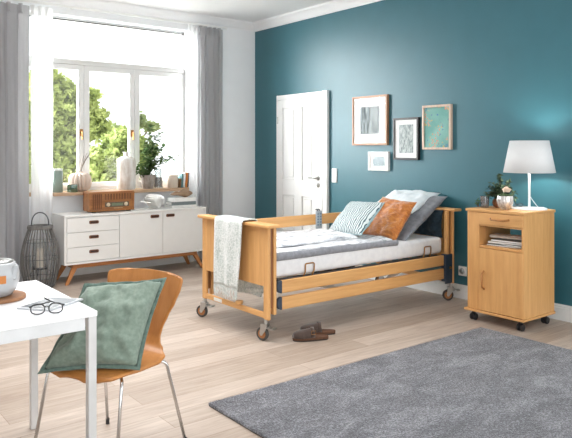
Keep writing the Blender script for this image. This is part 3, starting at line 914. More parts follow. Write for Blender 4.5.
def picture(label, y0, y1, z0, z1, depth, fw, fmat, mat_in, kind):
    yc, zc = (y0 + y1) / 2, (z0 + z1) / 2
    t = thing('framed_picture', label, 'picture', (0, yc, zc), 0, 'framed pictures on the teal wall')
    hw, hh = (y1 - y0) / 2, (z1 - z0) / 2
    bm = bmesh.new()
    bx(bm, -depth, -0.001, -hw, -hw + fw, -hh, hh); bx(bm, -depth, -0.001, hw - fw, hw, -hh, hh)
    bx(bm, -depth, -0.001, -hw + fw, hw - fw, -hh, -hh + fw); bx(bm, -depth, -0.001, -hw + fw, hw - fw, hh - fw, hh)
    obj('frame', bm, fmat, t, bevel=0.0015)
    xi = -depth + 0.012
    if mat_in:
        boxobj('mat_board', (xi, -0.002, -hw + fw, hw - fw, -hh + fw, hh - fw), mat_board, t)
        a, c, d = mat_in
        boxobj('print', (xi - 0.001, xi, -hw + a, hw - a, -hh + d, hh - c), art_mat('print_' + kind, kind), t)
    else:
        boxobj('canvas', (xi, -0.002, -hw + fw, hw - fw, -hh + fw, hh - fw), art_mat('print_' + kind, kind), t)
    boxobj('glazing', (xi - 0.004, xi - 0.003, -hw + fw, hw - fw, -hh + fw, hh - fw), picture_glass, t)
D1 = 0.035
picture('largest picture, grey forest print in brown wooden frame', -2.447, -1.921, 1.453, 1.986, D1, 0.020, wood('copper_brown_frame', (150, 104, 72), (182, 134, 98), 'z', 0.4), (0.118, 0.115, 0.12), 'forest')
picture('black framed picture with pale grey sketch on white mat', -2.870, -2.534, 1.30, 1.729, D1, 0.020, plain('black_frame', (40, 38, 38), 0.4), (0.072, 0.07, 0.07), 'sketch')
picture('pale wooden framed picture of speckled green abstract art', -3.269, -2.921, 1.406, 1.838, D1, 0.020, wood('pale_frame', (198, 170, 148), (222, 198, 178), 'z', 0.45), None, 'green')
picture('smallest picture, white framed square print below the forest print', -2.464, -2.170, 1.18, 1.381, D1, 0.020, white_paint, (0.06, 0.05, 0.05), 'small')

# ================================================================== CARE BED
BED = thing('care_bed', 'beech care bed with slatted side rails on four castors', 'bed', (0, 0, 0))
YN, YF = -3.385, -2.455     # outer faces of near and far posts
def end_board(kind, xo, s):
    # s: +1 inward direction along x for foot end, -1 for head
    xs = lambda a, c: (min(xo + s * a, xo + s * c), max(xo + s * a, xo + s * c))
    part = boxobj(kind, (*xs(0.006, 0.024), YN + 0.06, YF - 0.06, 0.40, 0.834), beech_z, BED, 0.003)
    boxobj('top_rail', (*xs(-0.035, 0.072), YN - 0.055, YF + 0.02, 0.834, 0.858), beech_y, part, 0.006)
    for y0, y1 in ((YN, YN + 0.06), (YF - 0.06, YF)):
        bm = bmesh.new()
        bx(bm, *xs(0, 0.03), y0, y1, 0.16, 0.834)
        obj('post', bm, beech_z, BED, bevel=0.010, seg=3)
    for y0, y1 in ((YN + 0.012, YN + 0.052), (YF - 0.052, YF - 0.012)):
        gp = boxobj('rail_guide', (*xs(0.062, 0.09), y0, y1, 0.19, 0.8335), beech_z, BED, 0.005)
        boxobj('guide_slot', (*xs(0.0295, 0.0625), y0 + 0.012, y1 - 0.008, 0.24, 0.832), beech_dark, gp)
    boxobj('cross_bar', (*xs(0.003, 0.027), YN + 0.055, YF - 0.055, 0.168, 0.208), beech_y, BED, 0.004)
end_board('footboard', -2.28, 1)
end_board('headboard', -0.125, -1)
bm = bmesh.new(); lathe(bm, [(0.02, 0), (0.03, 0.004), (0.03, 0.026), (0.0, 0.03)], 20)
bmesh.ops.translate(bm, verts=bm.verts, vec=(-2.265, -2.99, 0.2085))
obj('bar_knob', bm, beech_y, BED)
boxobj('rating_plate', (-2.2785, -2.277, -2.76, -2.64, 0.175, 0.202), plain('plate_white', (230, 228, 222), 0.5), BED)
# side rails
def rail(y, z0, z1, x0=-2.144, x1=-0.259):
    r_ = boxobj('side_rail', (x0, x1, y - 0.013, y + 0.013, z0, z1), beech_x, BED, 0.008, 3)
    bm = bmesh.new()
    def cap(u, w):
        return (0, 0, 0)
    pts = []
    zc, hh = (z0 + z1) / 2, (z1 - z0) / 2
    for k in range(13):
        a = R(90 + 15 * k)
        pts.append((x0 + 0.006 + 0.046 * math.cos(a), zc + hh * math.sin(a)))
    f_ = [bm.verts.new((p, y - 0.015, q)) for p, q in pts]; b_ = [bm.verts.new((p, y + 0.015, q)) for p, q in pts]
    bm.faces.new(f_); bm.faces.new(b_)
    for i in range(len(pts)):
        j = (i + 1) % len(pts)
        bm.faces.new((f_[i], f_[j], b_[j], b_[i]))
    obj('end_cap', bm, navy_plastic, r_, bevel=0.004)
rail(-3.358, 0.338, 0.434); rail(-3.358, 0.216, 0.312)
rail(-2.482, 0.692, 0.790); rail(-2.482, 0.475, 0.573)
# head end guide bracket in dark metal
bm = bmesh.new(); bx(bm, -0.2585, -0.216, -3.376, -3.336, 0.19, 0.44); bx(bm, -0.2585, -0.158, -3.386, -3.3765, 0.17, 0.44)
hb = obj('rail_bracket', bm, navy_plastic, BED, bevel=0.004)
bm = bmesh.new(); lathe(bm, [(0.012, 0), (0.012, 0.01), (0, 0.011)], 14)
bmesh.ops.rotate(bm, verts=bm.verts, cent=(0, 0, 0), matrix=Matrix.Rotation(R(90), 3, 'X'))
bmesh.ops.translate(bm, verts=bm.verts, vec=(-0.195, -3.3865, 0.315))
obj('release_knob', bm, brass, hb)
# lying surface frame
bm = bmesh.new()
for y in (-3.29, -2.50):
    bx(bm, -2.12, -0.26, y, y + 0.03, 0.40, 0.428)
for x in (-2.12, -1.45, -0.85, -0.29):
    bx(bm, x, x + 0.03, -3.26, -2.50, 0.40, 0.428)
obj('mattress_frame', bm, dark_steel, BED, bevel=0.003)
for k in range(14):
    boxobj('bed_slat', (-2.06 + k * 0.132, -2.01 + k * 0.132, -3.25, -2.48, 0.4285, 0.4375), beech_y, BED, 0.002)
bm = bmesh.new()
tube(bm, [(-1.62, -2.9, 0.39), (-0.95, -2.9, 0.31)], 0.028, 12); bx(bm, -1.18, -0.98, -2.95, -2.82, 0.27, 0.40)
obj('lifting_motor', bm, black_plastic, BED, bevel=0.006)
bm = bmesh.new()
for y in (-3.2, -2.56):
    tube(bm, [(-2.03, y, 0.40), (-1.25, y, 0.22)], 0.016, 8); tube(bm, [(-0.3, y, 0.40), (-1.0, y, 0.22)], 0.016, 8)
    bx(bm, -1.9, -0.4, y - 0.012, y + 0.012, 0.205, 0.235)
obj('scissor_frame', bm, plain('cream_steel', (214, 208, 198), 0.5), BED)
# mattress retaining bows (brass-brown)
for x in (-1.83, -0.43):
    for y, s in ((-3.317, -1), (-2.494, 1)):
        bm = bmesh.new()
        pts = [(x - 0.062, y, 0.428)] + arc((x - 0.045, y, 0.45), (x - 0.04, y, 0.46), (x - 0.04, y, 0.48), 3) + arc((x - 0.04, y, 0.505), (x - 0.04, y, 0.522), (x - 0.025, y, 0.522), 4) + arc((x + 0.035, y, 0.522), (x + 0.05, y, 0.522), (x + 0.05, y, 0.505), 4) + arc((x + 0.05, y, 0.48), (x + 0.05, y, 0.46), (x + 0.04, y, 0.45), 3) + [(x + 0.028, y, 0.428)]
        tube(bm, pts, 0.0055, 8)
        obj('mattress_bow', bm, brass, BED, smooth=True)
# castors
def castor(name, loc, rot, parent, r=0.05, pedal=True):
    c = bpy.data.objects.new(name, None); COL.objects.link(c); c.location = loc; c.rotation_euler = (0, 0, rot); c.parent = parent
    return c
def castor_mesh(loc, rot, parent, pedal=True):
    M = Matrix.Translation(loc) @ Matrix.Rotation(rot, 4, 'Z')
    bm = bmesh.new()
    r = 0.05
    prof = [(0.034, -0.013), (0.044, -0.014), (r, -0.009), (r, 0.009), (0.044, 0.014), (0.034, 0.013), (0.034, -0.013)]
    rings = []
    for (rr, yy) in prof:
        rings.append([bm.verts.new((0.028 + rr * math.cos(2 * math.pi * k / 28), yy, r + 0.0008 + rr * math.sin(2 * math.pi * k / 28))) for k in range(28)])
    for A, B in zip(rings, rings[1:]):
        for k in range(28):
            bm.faces.new((A[k], A[(k + 1) % 28], B[(k + 1) % 28], B[k]))
    bm.transform(M)
    w = obj('castor', bm, rubber, parent, smooth=True)
    bm = bmesh.new()
    for s in (-1, 1):
        vs = [bm.verts.new((0.028 + 0.0335 * math.cos(2 * math.pi * k / 24), s * 0.011, r + 0.0008 + 0.0335 * math.sin(2 * math.pi * k / 24))) for k in range(24)]
        bm.faces.new(vs)
    bm.transform(M); obj('wheel_core', bm, caster_tan, w)
    bm = bmesh.new()
    for s in (-1, 1):
        vs = []
        poly = [(-0.022, 0.125), (0.032, 0.122), (0.042, 0.055), (0.036, 0.04), (0.022, 0.04), (-0.012, 0.085)]
        f0 = [bm.verts.new((p, s * 0.018, q)) for p, q in poly]; f1 = [bm.verts.new((p, s * 0.022, q)) for p, q in poly]
        bm.faces.new(f0); bm.faces.new(f1)
        for i in range(len(poly)):
            j = (i + 1) % len(poly)
            bm.faces.new((f0[i], f0[j], f1[j], f1[i]))
    bx(bm, -0.024, 0.034, -0.022, 0.022, 0.118, 0.128)
    tube(bm, [(0, 0, 0.128), (0, 0, 0.162)], 0.014, 12)
    tube(bm, [(0.028, -0.026, 0.051), (0.028, 0.026, 0.051)], 0.008, 10)
    bm.transform(M); obj('fork', bm, steel, w, bevel=0.0015)
    if pedal:
        bm = bmesh.new()
        bx(bm, -0.062, -0.01, -0.02, 0.02, 0.088, 0.1, Matrix.Rotation(R(12), 4, 'Y'))
        bx(bm, -0.09, -0.058, -0.026, 0.026, 0.084, 0.096, Matrix.Rotation(R(6), 4, 'Y'))
        bm.transform(M); obj('brake_pedal', bm, steel, w, bevel=0.003)
for (x, y, a) in ((-2.262, YN + 0.05, 150), (-2.262, YF - 0.02, 160), (-0.14, YN + 0.03, 260), (-0.14, YF - 0.03, 255)):
    castor_mesh((x, y, 0), R(a - 40 if x < -1 else a - 120), BED)

# mattress
def rounded_slab(bm, x0, x1, y0, y1, z0, z1, n=4, r=0.03):
    bx(bm, x0, x1, y0, y1, z0, z1)
bm = bmesh.new(); bx(bm, -2.165, -0.195, -3.305, -2.505, 0.438, 0.588)
o = obj('mattress', bm, fabric('white_mattress_cover', (232, 232, 234), (240, 240, 241), 20, 300, 0.85, 0.1), bevel=0.035, seg=4, smooth=True)
tag(o, 'white covered mattress lying on the beech care bed', 'mattress')

# duvet: lower layer with grey border, upper folded half
m, nt, b = new_mat('white_grey_brushed_duvet')
f = noise_tex(nt, coords(nt, (3.0, 9, 4)), 2.4, 4, 0.6, 0.7)
nt.links.new(ramp(nt, f, [(0.36, lin((150, 152, 158))), (0.47, lin((214, 216, 220))), (0.58, lin((246, 247, 248)))]), b.inputs['Base Color'])
b.inputs['Roughness'].default_value = 0.9; b.inputs['Sheen Weight'].default_value = 0.2
bump(nt, b, noise_tex(nt, coords(nt), 30, 4), 0.25, 0.01)
duvet_white = m
duvet_grey = fabric('grey_satin_duvet_reverse', (134, 136, 142), (150, 152, 158), 30, 300, 0.6, 0.1)
DV = thing('duvet', 'grey and white folded duvet spread over the mattress', 'duvet', (0, 0, 0))
def slab_cloth(x0, x1, y0, y1, zb, th, seed, drop_near=0.0, edge=0.03, wav=0.012):
    # closed puffy slab, near side (y0) rounded
    def f(u, w):
        # w loops round the cross section in y-z; u along x
        x = x0 + (x1 - x0) * u
        e = 1 - max(0, (abs(2 * u - 1) - 0.94) / 0.06) ** 2 * 0.6
        a = 2 * math.pi * w
        ca, sa = math.cos(a), math.sin(a)
        sgn = lambda q: (1 if q >= 0 else -1)
        yy = sgn(ca) * abs(ca) ** 0.22
        zz = sgn(sa) * abs(sa) ** 0.35
        yc, hy = (y0 + y1) / 2, (y1 - y0) / 2
        y = yc + hy * yy + wav * 1.2 * NZ(x * 3, 1.0, seed)
        top = zb + th * e + wav * (NZ(x * 4.0, y * 6, seed) + 0.6 * NZ(x * 9, y * 11, seed + 3))
        z = zb + (top - zb) * (zz * 0.5 + 0.5)
        return (x, y, max(z, zb))
    bm = bmesh.new(); V = gridf(bm, f, 70, 64)
    bm.faces.new([V[0][j] for j in range(64)]); bm.faces.new([V[70][j] for j in range(64)])
    return bm
lower = obj('lower_layer', slab_cloth(-2.15, -0.83, -3.275, -2.52, 0.589, 0.042, 1.1), duvet_white, DV, smooth=True)
bm = bmesh.new()
def band(u, w):
    x = -2.153 + 1.33 * u
    th = 0.056 - 0.012 * u
    y = -3.304 - 0.010 * math.sin(math.pi * w) + 0.008 * NZ(x * 3, 2.0) - 0.004
    return (x, y, 0.572 + (th + 0.006 * NZ(x * 4, 0.3)) * w - 0.006 * NZ(x * 2.2, 5))
gridf(bm, band, 60, 6)
obj('grey_border', bm, duvet_grey, DV, smooth=True, solid=0.012)
obj('folded_half', slab_cloth(-2.15, -1.10, -3.12, -2.52, 0.630, 0.036, 7.7, wav=0.022), duvet_white, DV, smooth=True)

# ================================================================== CUSHIONS
def cushion_bm(W, H, T, seed, flange=0.0, wr=0.012, pinch=0.07, nu=36, pw=0.5, sag=0.0):
    bm = bmesh.new()
    def prof(u, v):
        return (max(0, (1 - abs(u) ** 2.4)) * max(0, (1 - abs(v) ** 2.4))) ** pw
    for s in (1, -1):
        def f(a, c, s=s):
            u, v = 2 * a - 1, 2 * c - 1
            h = prof(u, v)
            x = W / 2 * u * (1 - pinch * (1 - v * v) * abs(u) ** 2)
            y = H / 2 * v * (1 - pinch * (1 - u * u) * abs(v) ** 2)
            n = NZ(u * 2.2, v * 2.2, seed + s) * wr * 1.6 + NZ(u * 5 + 2, v * 5, seed + 9 * s) * wr * 0.7
            # creases radiating from the corners
            cr = math.sin(9 * math.atan2(1 - abs(v), 1 - abs(u))) * 0.35 * wr * (abs(u * v))
            return (x, y, s * (T / 2 * h + (n + cr) * min(1, h * 2)) )
        gridf(bm, f, nu, nu)
    return bm
def flange_bm(W, H, f, seed, pinch=0.07):
    bm = bmesh.new()
    per = []
    n = 30
    for side in range(4):
        for k in range(n):
            t_ = -1 + 2 * k / n
            u, v = ((t_, -1), (1, t_), (-t_, 1), (-1, -t_))[side]
            x = W / 2 * u * (1 - pinch * (1 - v * v) * abs(u) ** 2); y = H / 2 * v * (1 - pinch * (1 - u * u) * abs(v) ** 2)
            per.append((x, y, u, v))
    N = len(per)
    rings = []
    for q in range(4):
        t_ = q / 3
        ring = []
        for i, (x, y, u, v) in enumerate(per):
            k = 1 + f * t_ / (W / 2)
            z = t_ * f * 0.35 * NZ(i * 0.45, seed, 0.3) + t_ * f * 0.2 * math.sin(i * 0.9 + seed)
            ring.append(bm.verts.new((x * k, y * k, z)))
        rings.append(ring)
    for A, B in zip(rings, rings[1:]):
        for i in range(N):
            bm.faces.new((A[i], A[(i + 1) % N], B[(i + 1) % N], B[i]))
    return bm
def place(o, centre, uax, vax):
    u = Vector(uax).normalized(); v = Vector(vax); v = (v - u * v.dot(u)).normalized(); n = u.cross(v)
    M = Matrix(((u.x, v.x, n.x, centre[0]), (u.y, v.y, n.y, centre[1]), (u.z, v.z, n.z, centre[2]), (0, 0, 0, 1)))
    o.matrix_world = M

# big white pillow (behind), grey pillow, orange cushion, patterned cushion, dark cushion
pillow_white = fabric('white_blue_pillow', (222, 230, 234), (236, 241, 243), 20, 300, 0.85, 0.1)
pillow_grey = fabric('grey_pillow_cover', (128, 130, 136), (146, 148, 154), 24, 300, 0.7, 0.1)
o = obj('bed_pillow', cushion_bm(0.58, 0.46, 0.11, 2.0, wr=0.014), pillow_white, smooth=True)
tag(o, 'white pillow lying tilted over the grey pillow at the headboard', 'pillow')
place(o, (-0.262, -2.875, 0.898), (0.03, -1, 0.0), (0.85, 0, 0.34))
o = obj('bed_pillow', cushion_bm(0.60, 0.72, 0.12, 5.0, wr=0.012), pillow_grey, smooth=True)
tag(o, 'large grey pillow with a pointed corner leaning on the headboard', 'pillow')
place(o, (-0.378, -2.97, 0.768), (0.0, -1, 0.0), (0.845, -0.0, 0.535))
dark_navy = fabric('dark_navy_cushion', (26, 40, 50), (38, 54, 64), 40, 400, 0.9, 0.15)
o = obj('cushion', cushion_bm(0.46, 0.26, 0.07, 8.0), dark_navy, smooth=True)
tag(o, 'dark navy cushion upright against the headboard behind grey pillow', 'cushion')
place(o, (-0.212, -3.09, 0.712), (0, -1, 0), (0.06, 0, 1))
m, nt, b = new_mat('crinkled_orange_velvet')
v = coords(nt)
f = noise_tex(nt, coords(nt, (1, 2.2, 1)), 11, 5, 0.7, 1.2)
nt.links.new(ramp(nt, f, [(0.3, lin((150, 78, 18))), (0.5, lin((192, 110, 30))), (0.7, lin((220, 146, 58)))]), b.inputs['Base Color'])
b.inputs['Roughness'].default_value = 0.5; b.inputs['Sheen Weight'].default_value = 0.5
bump(nt, b, f, 0.7, 0.02)
o = obj('cushion', cushion_bm(0.43, 0.43, 0.12, 12.0, wr=0.015), m, smooth=True)
tag(o, 'shiny orange crinkled velvet cushion in the middle of the bed pile', 'cushion')
place(o, (-0.635, -3.035, 0.770), (0.0, -1, -0.06), (0.25, 0.02, 0.325))
# patterned cushion: concentric wavy dashes
m, nt, b = new_mat('blue_white_dash_print')
v = coords(nt)
wv = nt.nodes.new('ShaderNodeTexWave'); wv.wave_type = 'BANDS'; wv.bands_direction = 'X'
wv.inputs['Scale'].default_value = 15; wv.inputs['Distortion'].default_value = 4.5; wv.inputs['Detail'].default_value = 1; wv.inputs['Detail Scale'].default_value = 1.2
nt.links.new(v, wv.inputs['Vector'])
nz_ = noise_tex(nt, v, 60, 1)
mm = nt.nodes.new('ShaderNodeMath'); mm.operation = 'MULTIPLY_ADD'; mm.inputs[1].default_value = 0.35
nt.links.new(nz_, mm.inputs[0]); nt.links.new(wv.outputs['Fac'], mm.inputs[2])
front = ramp(nt, mm.outputs[0], [(0.42, lin((66, 94, 104))), (0.62, lin((218, 228, 228)))])
geo = nt.nodes.new('ShaderNodeSeparateXYZ'); nt.links.new(v, geo.inputs[0])
gt = nt.nodes.new('ShaderNodeMath'); gt.operation = 'GREATER_THAN'; gt.inputs[1].default_value = 0.004
nt.links.new(geo.outputs['Z'], gt.inputs[0])
mx = nt.nodes.new('ShaderNodeMixRGB'); mx.inputs[1].default_value = lin((176, 206, 212)); nt.links.new(front, mx.inputs[2]); nt.links.new(gt.outputs[0], mx.inputs[0])
nt.links.new(mx.outputs[0], b.inputs['Base Color']); b.inputs['Roughness'].default_value = 0.9
o = obj('cushion', cushion_bm(0.45, 0.41, 0.13, 15.0, wr=0.008), m, smooth=True)
tag(o, 'pale blue cushion with wavy dash print leaning on orange cushion', 'cushion')
place(o, (-0.985, -2.955, 0.790), (-0.02, -1, 0.04), (0.25, 0.0, 0.22))

# hand control on far rail
t = thing('hand_control', 'grey bed remote control hanging on the far side rail', 'remote control', (-1.03, -2.4955, 0.738), 0)
boxobj('housing', (-0.036, 0.036, -0.018, 0.0, -0.085, 0.085), grey_plastic, t, 0.008, 3)
for k in range(5):
    for sx in (-1, 1):
        boxobj('button', (sx * 0.016 - 0.009, sx * 0.016 + 0.009, -0.021, -0.0175, -0.055 + k * 0.026, -0.041 + k * 0.026), plain('button_blue_grey', (112, 136, 150), 0.5), t, 0.002)
bm = bmesh.new(); tube(bm, [(-0.01, -0.004, 0.083), (-0.01, 0.004, 0.095), (-0.01, 0.02, 0.095)], 0.007, 8); tube(bm, [(0.015, -0.004, 0.083), (0.015, 0.004, 0.095), (0.015, 0.02, 0.095)], 0.007, 8)
obj('hook', bm, dark_steel, t)

# ================================================================== THROW over footboard
m, nt, b = new_mat('grey_green_wool_throw')
v = coords(nt)
f = noise_tex(nt, v, 70, 3, 0.7)
f2 = noise_tex(nt, coords(nt, (1, 3, 1)), 5, 2)
ad_ = nt.nodes.new('ShaderNodeMath'); ad_.operation = 'MULTIPLY_ADD'; ad_.inputs[1].default_value = 0.5
nt.links.new(f2, ad_.inputs[0]); nt.links.new(f, ad_.inputs[2])
nt.links.new(ramp(nt, ad_.outputs[0], [(0.55, lin((168, 180, 174))), (0.75, lin((206, 212, 208))), (0.95, lin((230, 232, 230)))]), b.inputs['Base Color'])
b.inputs['Roughness'].default_value = 0.95; b.inputs['Sheen Weight'].default_value = 0.5
bump(nt, b, f, 0.6, 0.01)
throw_mat = m
TH = thing('throw_blanket', 'pale grey green fringed wool throw hung over the footboard', 'blanket', (0, 0, 0))
path = [(-2.335, 0.345), (-2.338, 0.45), (-2.336, 0.58), (-2.334, 0.70), (-2.332, 0.80), (-2.330, 0.85), (-2.320, 0.868), (-2.30, 0.873), (-2.265, 0.875), (-2.225, 0.873), (-2.206, 0.866), (-2.198, 0.82), (-2.197, 0.72), (-2.196, 0.60), (-2.194, 0.48), (-2.19, 0.38), (-2.185, 0.32), (-2.18, 0.28)]
def pathpt(s):
    q = s * (len(path) - 1); i = min(int(q), len(path) - 2); a = q - i
    return path[i][0] * (1 - a) + path[i + 1][0] * a, path[i][1] * (1 - a) + path[i + 1][1] * a
def thr(u, w):
    x, z = pathpt(u)
    y_l = -2.755 - 0.02 * u
    y_r = -3.09 - 0.07 * min(1, u * 2.2) - 0.02 * math.sin(u * 9)
    y = y_l + (y_r - y_l) * w
    side = -1 if u < 0.42 else (1 if u > 0.56 else 0)
    fold = 0.010 * (1 + math.sin(w * 13 + 0.6 * u)) * abs(side)
    if side:
        x += side * (fold if u < 0.42 else 0.0)
    z += 0.004 * NZ(y * 8, u * 6, 2.0)
    return (x, y, z)
bm = bmesh.new(); gridf(bm, thr, 68, 40)
obj('cloth', bm, throw_mat, TH, smooth=True, solid=0.008)
bm = bmesh.new()
rf = random.Random(4)
for k in range(46):
    w = (k + 0.5) / 46
    p = Vector(thr(0.0, w)); 
    l = rf.uniform(0.06, 0.095)
    tube(bm, [p + Vector((0, 0, 0.006)), p + Vector((rf.uniform(-.006, .004), rf.uniform(-.006, .006), -l * 0.5)), p + Vector((rf.uniform(-.012, .006), rf.uniform(-.012, .012), -l))], [0.004, 0.003, 0.0018], 5)
obj('fringe', bm, throw_mat, TH)
# bunched inner end hanging below the footboard panel
bm = bmesh.new()
def bunch(u, w):
    a = 2 * math.pi * u
    y = -2.80 - 0.40 * w
    r = 0.036 + 0.012 * NZ(w * 4, math.cos(a), math.sin(a)) + 0.006 * math.sin(3 * a + w * 5)
    r *= (1 - 0.5 * abs(2 * w - 1) ** 8)
    return (-2.165 + 0.8 * r * math.cos(a), y, 0.292 + 0.02 * math.sin(w * 3) + 0.04 * w + 1.1 * r * math.sin(a))
V = gridf(bm, bunch, 24, 20, wrap=True)
bm.faces.new([V[i][0] for i in range(24)]); bm.faces.new([V[i][20] for i in range(24)])
obj('bunched_end', bm, throw_mat, TH, smooth=True)

# ================================================================== CABINET (bedside)
NS = thing('bedside_cabinet', 'beech bedside cabinet on small black castors at the teal wall', 'cabinet', (0, 0, 0))
NX0, NX1, NY0, NY1 = -0.59, -0.15, -4.385, -3.87
NT = 0.92
boxobj('top', (NX0 - 0.012, NX1 + 0.01, NY0 - 0.006, NY1 + 0.012, 0.898, NT), beech_y, NS, 0.004)
boxobj('base_board', (NX0 - 0.015, NX1 + 0.005, NY0 - 0.008, NY1 + 0.022, 0.082, 0.102), beech_y, NS, 0.004)
bm = bmesh.new()
bx(bm, NX0 + 0.002, NX1, NY0, NY0 + 0.02, 0.1025, 0.8975)              # right side
bx(bm, NX0 + 0.002, NX1, NY1 - 0.115, NY1 - 0.095, 0.1025, 0.8975)     # inner left side
bx(bm, NX0 + 0.002, NX1, NY1 - 0.02, NY1, 0.1025, 0.8975)              # outer left side
bx(bm, NX0 + 0.002, NX0 + 0.022, NY1 - 0.095, NY1 - 0.02, 0.1025, 0.8975)
bx(bm, NX0 + 0.01, NX1, NY0 + 0.02, NY1 - 0.115, 0.610, 0.628)         # shelf
bx(bm, NX0 + 0.01, NX1, NY0 + 0.02, NY1 - 0.115, 0.785, 0.797)         # drawer floor
bx(bm, NX1 - 0.012, NX1, NY0 + 0.02, NY1 - 0.115, 0.1025, 0.61)        # back lower
bx(bm, NX1 - 0.012, NX1, NY0 + 0.02, NY1 - 0.115, 0.797, 0.8975)       # back upper
obj('carcass', bm, beech_z, NS, bevel=0.002)
d = boxobj('drawer', (NX0 - 0.008, NX0 + 0.012, NY0 + 0.004, NY1 - 0.120, 0.800, 0.8945), beech_y, NS, 0.003)
def pull(pts, parent, r=0.0055):
    bm = bmesh.new(); tube(bm, pts, r, 8)
    obj('handle', bm, beech_dark if False else handle_wood, parent, smooth=True)
handle_wood = wood('handle_wood', (168, 112, 60), (188, 132, 78), 'z')
yc = (NY0 + NY1 - 0.104) / 2
xf = NX0 - 0.007
pull([(xf, yc - 0.085, 0.853), (xf - 0.032, yc - 0.055, 0.846), (xf - 0.032, yc + 0.055, 0.846), (xf, yc + 0.085, 0.853)], d, 0.008)
d = boxobj('door', (NX0 - 0.008, NX0 + 0.012, NY0 + 0.004, NY1 - 0.120, 0.106, 0.607), beech_z, NS, 0.003)
pull([(xf, -4.035, 0.425), (xf - 0.032, -4.035, 0.405), (xf - 0.032, -4.035, 0.300), (xf, -4.035, 0.280)], d, 0.008)
for x in (NX0 + 0.04, NX1 - 0.05):
    for y in (NY0 + 0.05, NY1 - 0.035):
        bm = bmesh.new()
        for s in (-1, 1):
            tube(bm, [(x, y + s * 0.006, 0.0285), (x, y + s * 0.024, 0.0285)], 0.028, 20)
        w = obj('castor', bm, black_plastic, NS, bevel=0.003)
        bm = bmesh.new(); bx(bm, x - 0.02, x + 0.02, y - 0.0055, y + 0.0055, 0.03, 0.07); tube(bm, [(x, y, 0.06), (x, y, 0.082)], 0.012, 10)
        obj('castor_fork', bm, black_plastic, w)

# magazines and newspapers on the shelf
z = 0.6285
mags = [('grey patterned magazine lowest on the cabinet shelf', (150, 156, 160), 0.17, 0.14, 0.010, 6, 0.0), ('dark covered magazine in the cabinet shelf pile', (92, 92, 94), 0.155, 0.13, 0.010, -9, -0.02),
        ('pale magazine in the middle of the cabinet shelf pile', (214, 208, 200), 0.15, 0.135, 0.012, 12, 0.02), ('grey magazine second from top of the shelf pile', (150, 140, 132), 0.14, 0.12, 0.014, 3, 0.0)]
for lb, c, hw, hd, th, rot, dy in mags:
    mg = thing('magazine', lb, 'magazine', (-0.385, -4.175 + dy, z), R(rot), 'reading matter on the cabinet shelf')
    bm = bmesh.new()
    def sheet(u, w, hw=hw, hd=hd, th=th):
        return (-hd + 2 * hd * u, -hw + 2 * hw * w, th)
    bx(bm, -hd, hd, -hw, hw, 0, 0.0015); bx(bm, -hd, hd, -hw, hw, th - 0.0015, th); bx(bm, -hd, hd, -hw, -hw + 0.002, 0.0015, th - 0.0015)
    obj('cover', bm, plain('magazine_cover', c, 0.4, var=0.25, nscale=25), mg)
    boxobj('pages', (-hd + 0.002, hd - 0.002, -hw + 0.002, hw - 0.002, 0.0015, th - 0.0015), paper, mg)
    z += th + 0.0006
bm = bmesh.new()
def roll(u, w):
    s = 2 * w - 1
    a = 2 * math.pi * u
    return (0.075 * math.cos(a) * (1 + 0.08 * s), 0.135 * s + 0.01 * math.sin(a), 0.019 + 0.019 * math.sin(a) * (1 + 0.15 * NZ(s * 3, math.cos(a))))
V = gridf(bm, roll, 22, 14, wrap=True)
bm.faces.new([V[i][0] for i in range(22)]); bm.faces.new([V[i][14] for i in range(22)])
o = obj('newspaper', bm, plain('newsprint', (206, 196, 184), 0.85, var=0.12, nscale=30), smooth=True)
mz = min(vv.co.z for vv in o.data.vertices)
for vv in o.data.vertices:
    vv.co.z -= mz
o.location = (-0.42, -4.155, z + 0.0005); o.rotation_euler = (0, 0, R(6))
tag(o, 'folded beige newspaper on top of the shelf pile', 'newspaper')

# table lamp
LP = thing('table_lamp', 'white table lamp with conical shade on beech bedside cabinet', 'lamp', (-0.285, -4.245, NT + 0.0005))
bm = bmesh.new(); lathe(bm, [(0.0, 0), (0.138, 0), (0.14, 0.006), (0.136, 0.012), (0.02, 0.016), (0.0, 0.016)], 40); obj('lamp_base', bm, white_table, LP, smooth=True).modifiers.new('e', 'EDGE_SPLIT')
bm = bmesh.new(); tube(bm, [(0, 0, 0.0165), (0, 0, 0.36)], 0.0095, 14); obj('stem', bm, white_table, LP, smooth=True)
bm = bmesh.new(); lathe(bm, [(0.012, 0.345), (0.02, 0.35), (0.02, 0.395), (0.0, 0.397)], 18)
tube(bm, [(0.0, -0.018, 0.36), (0, -0.018, 0.33)], 0.002, 5)
obj('lamp_socket', bm, white_table, LP)
bm = bmesh.new(); lathe(bm, [(0.200, 0.297), (0.150, 0.555)], 56)
bmesh.ops.delete(bm, geom=[f for f in bm.faces if len(f.verts) > 4], context='FACES_ONLY')
obj('lamp_shade', bm, shade_mat, LP, smooth=True, solid=0.003)
bm = bmesh.new()
for k in range(3):
    a = 2 * math.pi * k / 3 + 0.4
    tube(bm, [(0.018 * math.cos(a), 0.018 * math.sin(a), 0.385), (0.183 * math.cos(a), 0.183 * math.sin(a), 0.372)], 0.0022, 6)
obj('shade_ring', bm, white_table, LP)
m = bpy.data.materials.new('lit_bulb'); m.use_nodes = True
mn = m.node_tree; mb = mn.nodes['Principled BSDF']
mb.inputs['Emission Color'].default_value = (1, 0.95, 0.86, 1); mb.inputs['Emission Strength'].default_value = 12
bm = bmesh.new(); lathe(bm, [(0.012, 0.398), (0.016, 0.403), (0.02, 0.41), (0.02, 0.414), (0.012, 0.418), (0, 0.419)], 18); obj('bulb', bm, m, LP, smooth=True)
bm = bmesh.new(); tube(bm, arc((0.0, -0.012, 0.10), (0.01, -0.03, 0.06), (0.03, -0.06, 0.02), 8) + arc((0.03, -0.06, 0.017), (0.1, -0.1, 0.018), (0.148, -0.03, 0.004), 8), 0.0025, 6); obj('cord', bm, white_table, LP)
